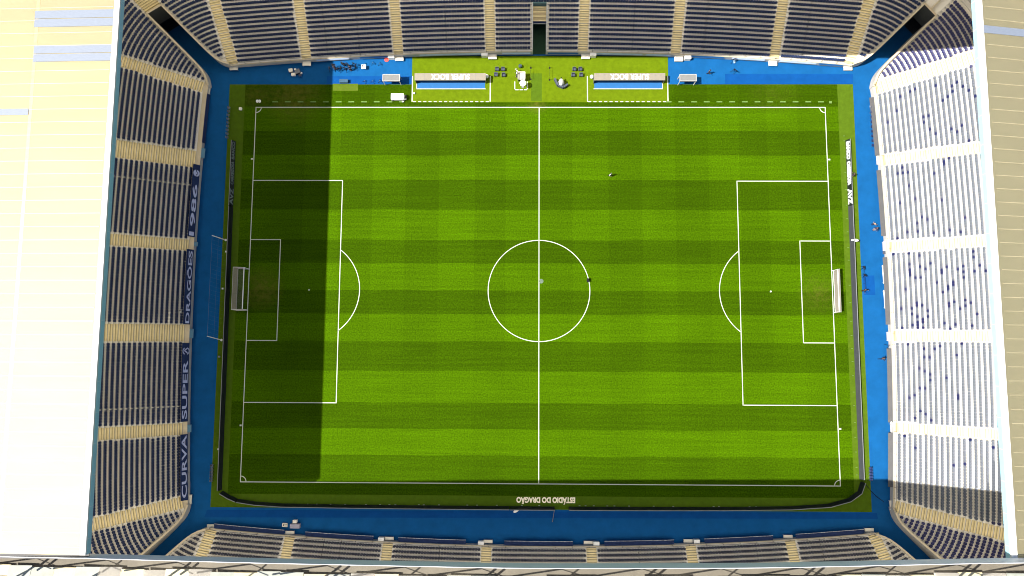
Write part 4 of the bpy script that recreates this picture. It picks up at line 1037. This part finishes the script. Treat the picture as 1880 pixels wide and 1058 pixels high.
def person(px, py, rz, label, shirt, trousers, hair=HAIR, stride=0.0, arms=(0.15, 0.15), z=0.0, bend=0.0, sit=False):
    p = at(px, py, z + 0.9); r = thing('person', label, 'person', (p.x, p.y, z), rz)
    hp = 0.92 if not sit else 0.48; f = stride
    def top(x, y, h): return Vector((x, y + bend * (h - hp) , h - (0.25 * bend * (h - hp))))
    nk, hd, ch = top(0, 0, hp + 0.56), top(0, -0.03, hp + 0.72), top(0, 0, hp + 0.36)
    J = [((0, 0, hp), 0.13, 0.10), (tuple(top(0, 0, hp + .18)), 0.12, 0.09), (tuple(ch), 0.15, 0.10), (tuple(nk), 0.055), (tuple(hd), 0.085, 0.10), (tuple(hd + Vector((0, 0, 0.12))), 0.075, 0.085)]
    E = [(0, 1), (1, 2), (2, 3), (3, 4), (4, 5)]; leg = {}; arm = {}
    for s, k in ((-1, 0), (1, 1)):
        st = f * s; i = len(J)
        if sit: kn, an, to = (s * .1, -.42, .5), (s * .1, -.45, .09), (s * .1, -.6, .04)
        else: kn, an, to = (s * .10, -st * .22 - .03, .49), (s * .10, -st * .38 + .02, .08), (s * .11, -st * .38 - .15, .04)
        J += [((s * .09, 0, hp - .06), .085), (kn, .06), (an, .042), (to, .038)]; E += [(0, i), (i, i + 1), (i + 1, i + 2), (i + 2, i + 3)]
        leg[s] = [J[i], J[i + 1], J[i + 2]]
        i = len(J); sh = top(s * .19, 0, hp + .50); A = arms[k]
        el = sh + Vector((s * (.06 + .12 * A), -.12 * A, -.27 + .10 * A)); wr = el + Vector((s * .02, -.10 - .16 * A, -.22 + .26 * A)); hn = wr + Vector((0, -.03, -.09 + .06 * A))
        J += [(tuple(sh), .058), (tuple(el), .042), (tuple(wr), .030), (tuple(hn), .035, .02)]; E += [(2, i), (i, i + 1), (i + 1, i + 2), (i + 2, i + 3)]
        arm[s] = [J[i], J[i + 1], J[i + 2]]
        b0 = len(J)
        for q in range(4):     # four fingers and a thumb
            x0 = hn + Vector((s * .0, (q - 1.5) * .018, -.03)); J += [(tuple(x0), .009), (tuple(x0 + Vector((0, -.006, -.06 + abs(q - 1.4) * .008))), .007)]; E += [(i + 3, len(J) - 2), (len(J) - 2, len(J) - 1)]
        J += [(tuple(hn + Vector((-s * .02, -.035, .0))), .010), (tuple(hn + Vector((-s * .025, -.06, -.03))), .008)]; E += [(i + 3, len(J) - 2), (len(J) - 2, len(J) - 1)]
    skin_body('body', J, E, SKIN, r, 1)
    g = 1.18
    JT = [(J[0][0], .145, .12), (J[1][0], .14, .11), (J[2][0], .175, .125), (tuple(nk - Vector((0, 0, .05))), .07)]; ET = [(0, 1), (1, 2), (2, 3)]
    for s in (-1, 1):
        i = len(JT); JT += [(arm[s][0][0], .075), (arm[s][1][0], .056), (tuple(Vector(arm[s][1][0]).lerp(Vector(arm[s][2][0]), .92)), .042)]; ET += [(2, i), (i, i + 1), (i + 1, i + 2)]
    skin_body('shirt', JT, ET, shirt, r, 1)
    JP = [((0, 0, hp + .02), .15, .125)]; EP = []
    for s in (-1, 1):
        i = len(JP); JP += [(leg[s][0][0], .105), (leg[s][1][0], .08), (leg[s][2][0], .062)]; EP += [(0, i), (i, i + 1), (i + 1, i + 2)]
    skin_body('trousers', JP, EP, trousers, r, 1)
    m = MB(); h3 = hd + Vector((0, 0.015, 0.07)); m.lathe([(0.105, 0), (0.108, 0.05), (0.085, 0.11), (0.03, 0.14)], tuple(h3), 12, sy=1.12); m.build('hair', hair, r, smooth=True)
    m = MB(); fz = hd.z + 0.05
    for s in (-1, 1): m.box((s * .035, hd.y - .098, fz + .02), (.02, .015, .012), mi=0); m.box((s * .092, hd.y + .01, fz), (.02, .04, .06), mi=1)
    m.box((0, hd.y - .108, fz - .015), (.025, .03, .04), mi=1); m.box((0, hd.y - .098, fz - .055), (.05, .012, .012), mi=2); m.build('face', [BLACK, SKIN, RED], r)
    for s in (-1, 1):
        a = Vector(leg[s][2][0]); m = MB(); m.box((a.x, a.y - .06, z * 0 + .045), (.10, .27, .085)); m.build('shoe', BLACK, r, bevel=.02)
    return r
DKSH = mat('dark_clothing', (0.012, 0.014, 0.022), 0.85, 0.1); DKBL = mat('navy_clothing', (0.012, 0.02, 0.05), 0.85, 0.1); GRSH = mat('grey_clothing', (0.20, 0.19, 0.20), 0.85, 0.1)
person(1120.5, 321, 0.9, 'person in white top and dark trousers walking alone on the pitch', WHITE, DKSH, stride=.7, z=0.012)
person(1566.5, 321, -1.6, 'person in black standing behind the lettered board', DKSH, DKSH, z=0.012, arms=(.6, .4))
person(1605, 411, 2.2, 'person in grey with fair head beside another in navy on the track', GRSH, DKBL, hair=ORANGE, bend=.35, arms=(.9, .6))
person(1607, 421, -0.8, 'person in navy and white leaning toward the person in grey', DKBL, GRSH, bend=.3, arms=(.8, .8))
person(1620.5, 658.5, 1.5, 'person in dark clothes striding along the blue track by grey panels', DKSH, DKBL, stride=1.0, arms=(.7, .5))
person(1587, 533, 0.6, 'person in black at a camera stand on the dark blue square', DKSH, DKSH, arms=(1, 1), z=.006)
person(1302, 132, 1.0, 'person in dark clothes on the blue track right of the shelter', DKSH, DKBL, stride=.5, arms=(.8, .3))
person(949, 130.5, -1.2, 'person in white and black beside the monitor booth, nearer the teal tub', WHITE, DKSH, z=.016, arms=(.5, .5))
person(949, 138, -1.4, 'person in dark top at the side of the monitor booth', DKSH, GREYBLUE, z=.016, arms=(.8, .8), hair=CREAM)
sp = wall_pt('left', py=573, d=D0S['left'] + 1.35 * DR)
person(332, 571, 1.5, 'person in white top sitting low in the shaded stand behind the DRAGÕES banner', WHITE, GREY, z=zrow(0), sit=True, arms=(.8, .2))

# ------------------------------------------------------------------ gear, tripods, crates
def tripod(px, py, label, group=None, h_=1.35, rz=0.0, head=True, z=0.0):
    p = at(px, py, z + .6); r = thing('camera_tripod', label, 'tripod', (p.x, p.y, z), rz, group)
    for k in range(3):
        a = 2 * math.pi * k / 3; m = MB(); m.tube([(0, 0, h_), (.48 * math.cos(a), .48 * math.sin(a), 0)], .03, 6); m.build('leg', BLACK, r)
    if head:
        m = MB(); m.box((0, 0, h_ + .13), (.18, .36, .20)); m.tube([(0, -.16, h_ + .13), (0, -.5, h_ + .13)], .07, 10); m.build('camera', BLACK, r, bevel=.01)
    m = MB(); m.lathe([(.06, h_ - .1), (.07, h_), (.03, h_ + .04)], n=8); m.build('head', GREY, r); return r
tp = None
heap = [(606, 127), (612, 121), (617, 126), (622, 128), (628, 118), (633, 122), (640, 121), (645, 124), (650, 119), (654, 124), (636, 128), (627, 126)]
hl, hg = 'one of the black tripods crowded together beside the white table', 'black tripods heaped on the track beside the white table'
for i, (px, py) in enumerate(heap):
    p = at(px, py, .6)
    if tp is None: tp = tripod(px, py, hl, hg, 1.15)
    else: dup(tp, (p.x, p.y, 0), i * 1.7, hl, hg)
person(631, 117, 2.6, 'person in black working among the heaped tripods, upper side', DKSH, DKSH, bend=.4, arms=(1, .8))
person(643, 126, .4, 'person in dark clothes bending over the heaped tripods, lower side', DKBL, DKSH, bend=.5, arms=(.9, 1))
person(614, 124, 1.2, 'person in navy at the shaded end of the heaped tripods', DKBL, DKBL, bend=.3, arms=(1, 1))
def table(px, py, w_, d_, h_, label, top, rz=0.0, z=0.0):
    p = at(px, py, z + h_); r = thing('folding_table', label, 'table', (p.x, p.y, z), rz)
    m = MB(); m.box((0, 0, h_ - .02), (w_, d_, .04)); m.build('table_top', top, r, bevel=.01)
    for sx in (-1, 1):
        for sy in (-1, 1): m = MB(); m.box((sx * (w_ / 2 - .06), sy * (d_ / 2 - .06), h_ / 2 - .02), (.04, .04, h_ - .04)); m.build('leg', ALU, r)
    return r
table(667.5, 122.5, .85, .75, .75, 'small white table with a black device on it', WHITE)
p = at(665.5, 121, .9); b = MB(); b.box((0, 0, .08), (.26, .22, .16)); b.box((.1, -.08, .2), (.1, .1, .1)); o = b.build('device', BLACK, loc=(p.x, p.y, .752), bevel=.01); tag(o, 'black device lying on the small white table', 'device')
boxobj('crate', 533.5, 129, .7, .6, .45, WOOD, 'wooden topped white crate in the shade on the track', 'crate', lid=CREAM, rz=.2)
boxobj('crate', 541.5, 127, .36, .26, .3, WHITE, 'smallest white carton beside the wooden topped crate', 'carton')
boxobj('crate', 538.5, 136.5, .74, .5, .4, WHITE, 'white foam crate in the shade, nearest the grass', 'crate', lid=CREAM)
boxobj('equipment_case', 546, 131, .9, .8, .5, BLACK, 'black equipment case between the shaded crates', 'case', rz=.4, lid=GREY)
boxobj('equipment_case', 551, 138, .5, .45, .35, BLUE, 'dark blue small case right of the shaded white crate', 'case', lid=GREYBLUE)
boxobj('drinks_bin', 552.5, 134, .4, .3, .3, ALU, 'small grey carton on top edge of the shaded gear', 'carton')
boxobj('blue_crate', 631, 148.5, 1.55, .62, .55, mat('teal_blue_box', (0.006, 0.035, 0.08), .6, .1), 'long teal blue box at the edge of the grass in the sun', 'box', lid=mat('teal_blue_lid', (0.010, 0.055, 0.11), .6, .1))
p = at(709, 108, .5); b = MB(); b.lathe([(.42, 0), (.42, .06), (.22, .06), (.22, .085), (.02, .09)], n=20); o = b.build('disc', RED, loc=(p.x, p.y, .0)); tag(o, 'red round disc on the blue track below the cream box', 'disc')
bk = None
for px, py, w_ in ((669, 117.5, 'nearest the white table'), (684.5, 115, 'middle of the upper three'), (697, 116, 'nearest the red disc'), (669, 148.5, 'low beside the teal box'), (684, 148.5, 'low between box and shelter'), (697, 147.5, 'low at the shelter end')):
    tripod(px, py, f'small dark tripod without camera on the sunlit blue track, {w_}', None, .55, px, False)
tripod(1346.5, 130.5, 'lone dark tripod with camera on the brighter blue lane', None, 1.2, 1.0)
tripod(1346, 111.5, 'lone dark tripod against the upper stand past the second shelter', None, 1.1, 2.0)
boxobj('cable_case', 1348.5, 112, .3, .8, .25, mat('pale_blue_case', (0.25, 0.42, 0.62), .6, .1), 'pale blue narrow case beside the lone tripod at the stand', 'case')
# white buggy
p = at(729.5, 177, 1.1); r = thing('medical_buggy', 'white low buggy with flat white roof parked on the grass edge', 'buggy', (p.x, p.y, .014))
b = MB(); b.box((0, 0, 1.12), (2.35, 1.02, .06)); b.build('roof', WHITE, r, bevel=.04)
b = MB(); b.box((0, 0, .42), (2.5, 1.0, .34)); b.box((1.32, 0, .48), (.5, .86, .3)); b.build('body', WHITE, r, bevel=.08)
b = MB(); b.box((1.45, .05, .66), (.36, .6, .16)); b.build('hood', BLACK, r, bevel=.05)
for sx in (-.85, .95):
    for sy in (-1, 1):
        b = MB(); b.tube([(sx, sy * .44, .22), (sx, sy * .54, .22)], .22, 14); b.build('wheel', BLACK, r)
for sx in (-1.05, 1.0):
    for sy in (-1, 1): b = MB(); b.box((sx, sy * .44, .84), (.05, .05, .52)); b.build('post', WHITE, r)
b = MB(); b.box((0.9, -.72, .3), (.3, .22, .28)); b.build('side_bag', WHITE, r, bevel=.05)
# bags, sheets and benches by the sunlit end
def sack(px, py, L, W, H, rz, label, m=WHITE, z=0.0):
    p = at(px, py, z + H / 2); r = thing('sack', label, 'bag', (p.x, p.y, z), rz)
    b = MB(); b.lathe([(0.02, 0)] + [(W / 2 * math.sin(t) ** .6, H / 2 * (1 - math.cos(t))) for t in np.linspace(.3, 2.9, 9)], n=18, sx=L / W); b.build('cover', m, r, smooth=True)
    b = MB(); b.box((L / 2 - .05, 0, H * .45), (.28, W * .55, H * .6)); b.build('end_cap', BLACK, r, bevel=.03)
sack(1569.5, 441.5, 1.3, .55, 1.0, -.1, 'white covered bag over the grey board with a black end')
sack(948, 937.5, 1.2, .55, .5, .55, 'pale tilted bag on the shaded track below the painted name')
for (px, py), w_ in (((1622, 504), 'upper'), ((1624.5, 550), 'lower')):
    p = at(px, py, .45); r = thing('bench', f'narrow white bench by the grey panel, {w_} of the pair', 'bench', (p.x, p.y, 0), .03)
    b = MB(); b.box((0, 0, .43), (.26, 3.3, .05)); b.build('seat', WHITE, r)
    for s in (-1, 1): b = MB(); b.box((0, s * 1.4, .2), (.2, .06, .4)); b.build('leg', ALU, r)
p = at(1639.5, 781, .9); r = thing('plank', 'white plank leaning beside the pale landing', 'plank', (p.x, p.y, 0), .65)
b = MB(); b.box((0, 0, .85), (.32, 1.5, .06), M=Matrix.Rotation(.25, 3, 'X')); b.build('board', WHITE, r); b = MB(); b.box((0, .4, .43), (.05, .05, .85)); b.box((0, -.4, .38), (.05, .05, .76)); b.build('prop', ALU, r)
boxobj('crate', 1624, 464, .6, .5, .4, BLUE, 'small dark blue crate by the landing beside the pale stand', 'crate', lid=GREYBLUE)
tripod(1631, 635, 'slim tripod frame by the landing under the white benches', None, .9, .5, False)
# camera rail on the dark blue square
tripod(1583.5, 491, 'tripod at the far end of a thin rail near the white bag', None, 1.0, .2, True)
tripod(1584.5, 505.5, 'tripod at the upper corner of the dark blue square', None, 1.1, .9, True, .006)
a, b_ = at(1585.5, 492, .8), at(1589.5, 535, .8); m = MB(); m.tube([(0, 0, .8), tuple((b_ - a) + Vector((0, 0, .8)))], .03, 6)
for t in (.0, .33, .66, 1): q = (b_ - a) * t; m.tube([(q.x, q.y, 0), (q.x, q.y, .8)], .02, 5)
o = m.build('camera_rail', BLACK, loc=(a.x, a.y, 0)); tag(o, 'thin dark rail running along the dark blue square', 'rail')
# stools
def stool(loc, rz, label, group, m_):
    r = thing('stool', label, 'stool', loc, rz, group)
    b = MB(); b.box((0, 0, .42), (.38, .36, .05)); b.build('seat', m_, r, bevel=.015)
    b = MB(); b.box((0, .18, .62), (.38, .05, .38)); b.build('backrest', m_, r, bevel=.015)
    for sx in (-1, 1):
        for sy in (-1, 1): b = MB(); b.box((sx * .15, sy * .14, .2), (.03, .03, .4)); b.build('leg', GREY, r)
    return r
sb = None
DKCH = mat('dark_blue_chair_plastic', (0.012, 0.025, 0.10), .5, .1); GYCH = mat('grey_chair_plastic', (0.10, 0.115, 0.15), .5, .1)
for pts, rz, lab, g, m_ in (([(1599.5 + .35 * i, 198 + 8.6 * i) for i in range(9)], math.pi / 2, 'dark blue chair in the row along the sunlit stand near the corner', 'nine dark blue chairs by the sunlit stand', DKCH),
                            ([(1597.5 + .2 * i, 860 + 5.2 * i) for i in range(5)], -math.pi / 2, 'dark blue chair in the short row where the shade begins', 'five dark blue chairs at the shade line', DKCH),
                            ([(420.5 - .4 * i, 198 + 6.8 * i) for i in range(9)], math.pi / 2, 'grey chair in the row on the shaded grass edge above the lettered board', 'nine grey chairs in the shade', GYCH),
                            ([(389.5 - .25 * i, 855 + 5.5 * i) for i in range(6)], math.pi / 2, 'grey chair in the row on the grass edge beside the CURVA banner', 'six grey chairs in the shade', GYCH)):
    s0 = None
    for px, py in pts:
        p = at(px, py, .4)
        if s0 is None: s0 = stool((p.x, p.y, .006), rz, lab, g, m_)
        else: dup(s0, (p.x, p.y, .006), rz, lab, g)
boxobj('carton', 1600.5, 194.5, .35, .35, .4, WHITE, 'white carton at the head of the dark chair row', 'carton')
# ball-stop net in the shade
A, B = at(414.5, 441), at(406.5, 624.5)
r = thing('ball_stop_net', 'tall thin net on two leaning white posts behind the shaded goal', 'net', (A.x, A.y, 0))
TA, TB = at(389.5, 432.5, 5.8) - A, at(380.5, 617.5, 5.8) - A; BB = B - A
for q, t in ((Vector((0, 0, 0)), TA), (BB, TB)):
    m = MB(); m.tube([q, t], .07, 8); m.lathe([(.22, 0), (.2, .08), (.07, .1)], tuple(q), 10); m.build('post', WHITE, r)
m = MB(); m.tube([TA, TB], .018, 5); m.tube([TA * .55, BB + (TB - BB) * .55], .008, 4)
for i in range(1, 24): t = i / 24; m.tube([TA + (TB - TA) * t, (BB * t) + Vector((0, 0, .05))], .004, 3, cap=False)
m.build('net', mat('fine_grey_cord', (.10, .12, .16), .9, .05), r)
p = at(1584, 884); cp = [at(*q) - p + Vector((0, 0, .03)) for q in ((1584, 884), (1592, 893), (1602, 905), (1612, 914), (1622, 921))]
o = MB().tube(cp, .05, 5).build('cable', BLACK, loc=(p.x, p.y, 0.006)); tag(o, 'dark cable running over the blue track at the shaded corner by the pale stand', 'cable')
# bits at the lower side
boxobj('flight_case', 541, 966.5, 1.7, .75, .8, mat('mauve_grey_lid', (.30, .29, .36), .6, .08), 'mauve grey flight case on the track below a white box', 'case', lid=None)
boxobj('carton', 541, 958, .65, .5, .8, WHITE, 'white box just above the mauve grey case', 'box', lid=CREAM)
p = at(522.5, 964.5, .3); r = thing('floor_sign', 'white floor sign with rounded corners and two dark marks', 'sign', (p.x, p.y, 0), -.05)
b = MB(); b.box((0, 0, .12), (.95, .68, .24)); b.build('panel', CREAM, r, bevel=.08)
g = MB(); g.add([(-.34 + .0, 0, .246), (-.16, .2, .246), (.0, .2, .246), (-.12, .0, .246), (.0, -.2, .246), (-.16, -.2, .246)], [(0, 1, 2, 3), (0, 3, 4, 5)]); g.box((.22, .13, .248), (.2, .1, .006)); g.box((.22, -.13, .248), (.2, .1, .006)); g.build('marking', BLACK, r)
A = at(1018, 934); Bq = at(1014, 958, 0)
r = thing('net_pole', 'slim dark pole lying across the track below the name', 'pole', (A.x, A.y, 0)); b = MB(); d = Bq - A; b.tube([(0, 0, .3), (d.x, d.y, .3)], .06, 6); b.build('rail', GREY, r)
for t in (.05, .95): b = MB(); b.box((d.x * t, d.y * t, .15), (.3, .06, .3)); b.build('foot', BLACK, r)
p = at(474, 185.5, .2); r = thing('corner_marker', 'pair of white rings on the grass beyond the shaded corner flag', 'marker', (p.x, p.y, .012))
for dx in (-.22, .22): b = MB(); b.lathe([(.24, 0), (.24, .1), (.12, .1), (.12, .0)], (dx, 0, 0), 16, sy=1.2); b.build('ring', WHITE, r)
boxobj('carton', 441, 199.5, .45, .45, .4, WHITE, 'white carton on the shaded grass left of the corner', 'carton', lid=CREAM)
boxobj('speaker', 1079.5, 514.5, .3, .6, .75, BLACK, 'black box on the centre circle line casting a square shadow', 'speaker', lid=BLACK)
for px, py, w_ in ((403, 437, 'behind the shaded goal'), (415, 462, 'above the shaded goal'), (408.5, 530, 'level with the shaded goal'), (402, 655, 'below the net post'), (413, 572, 'just below the shaded goal'), (401, 825, 'above the six grey chairs')):
    boxobj('ground_box', px, py, .32, .3, .22, (GREY if px in (402, 403) else ALU), f'small grey box on the grass edge {w_}', 'box', z=.008)
p = at(993.5, 516.5); b = MB(); b.lathe([(.42, 0), (.40, .012), (.02, .014)], n=16); o = b.build('centre_spot', mat('worn_centre_spot', (.10, .14, .10), .95, .3, 4.0), loc=(p.x, p.y, .012)); tag(o, 'round pale worn spot beside the halfway line', 'spot')
for px, py in ((311.5, 574.5), (311, 583), (310.5, 589)):
    p = at(px, py, zrow(3) + .86); b = MB(); b.lathe([(.02, 0), (.20, .03), (.22, .07), (.18, .11), (.03, .13)], n=16); o = b.build('round_cushion', CREAM, loc=(p.x, p.y, p.z), smooth=True); tag(o, 'one of three cream round cushions on seats above the DRAGÕES banner', 'cushion', 'three cream round cushions')
# pegs along the border turf
pm = None
def pegs(pts, label, group, m_):
    first = None
    for q in pts:
        if first is None:
            b = MB(); b.box((0, 0, .04), (.30, .10, .08)); b.box((0, 0, .10), (.08, .08, .06)); first = b.build('marker_peg', m_, loc=(q.x, q.y, .01)); tag(first, label, 'peg', group)
        else: c = first.copy(); COL.objects.link(c); c.location = (q.x, q.y, .01)
pegs([at(1549.5 + (y - 250) * .0375, y) for y in (250, 259, 289, 317, 348, 377, 402, 426, 455, 478, 524, 556, 590, 616, 640, 664, 690, 720, 745, 776, 803, 830, 858, 872)], 'small pale peg on the border turf along the sunlit goal line boards', 'pale pegs along the sunlit boards', FADEL)
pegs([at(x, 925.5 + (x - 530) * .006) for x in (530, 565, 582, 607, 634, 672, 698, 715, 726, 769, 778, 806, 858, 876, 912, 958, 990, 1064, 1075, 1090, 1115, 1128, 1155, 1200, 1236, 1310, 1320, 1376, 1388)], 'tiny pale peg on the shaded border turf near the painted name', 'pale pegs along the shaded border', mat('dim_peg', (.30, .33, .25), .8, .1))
# OBJECTS-END
# ------------------------------------------------------------------ light
SUN = Vector((-0.652, -0.145, 1.0)).normalized()
elev = math.asin(SUN.z)
w = bpy.data.worlds.new('World'); sc.world = w; w.use_nodes = True
nt = w.node_tree; bg = nt.nodes['Background']; sky = nt.nodes.new('ShaderNodeTexSky'); sky.sky_type = 'NISHITA'; sky.sun_disc = False
sky.sun_elevation = elev; sky.sun_rotation = math.atan2(SUN.x, SUN.y); sky.altitude = 100
nt.links.new(sky.outputs[0], bg.inputs[0]); bg.inputs[1].default_value = 0.05
sl = bpy.data.lights.new('sun', 'SUN'); sl.energy = 5.0; sl.angle = R(0.53); sl.color = (1.0, 0.95, 0.86)
so = bpy.data.objects.new('sun', sl); COL.objects.link(so); so.rotation_euler = SUN.to_track_quat('Z', 'Y').to_euler(); so.location = (-60, -14, 120)
sc.view_settings.view_transform = 'Standard'; sc.view_settings.look = 'None'; sc.view_settings.gamma = 1.0; sc.view_settings.exposure = 1.15
sc.cycles.use_denoising = True; sc.cycles.filter_width = 1.0
sc.cycles.max_bounces = 6; sc.cycles.diffuse_bounces = 4
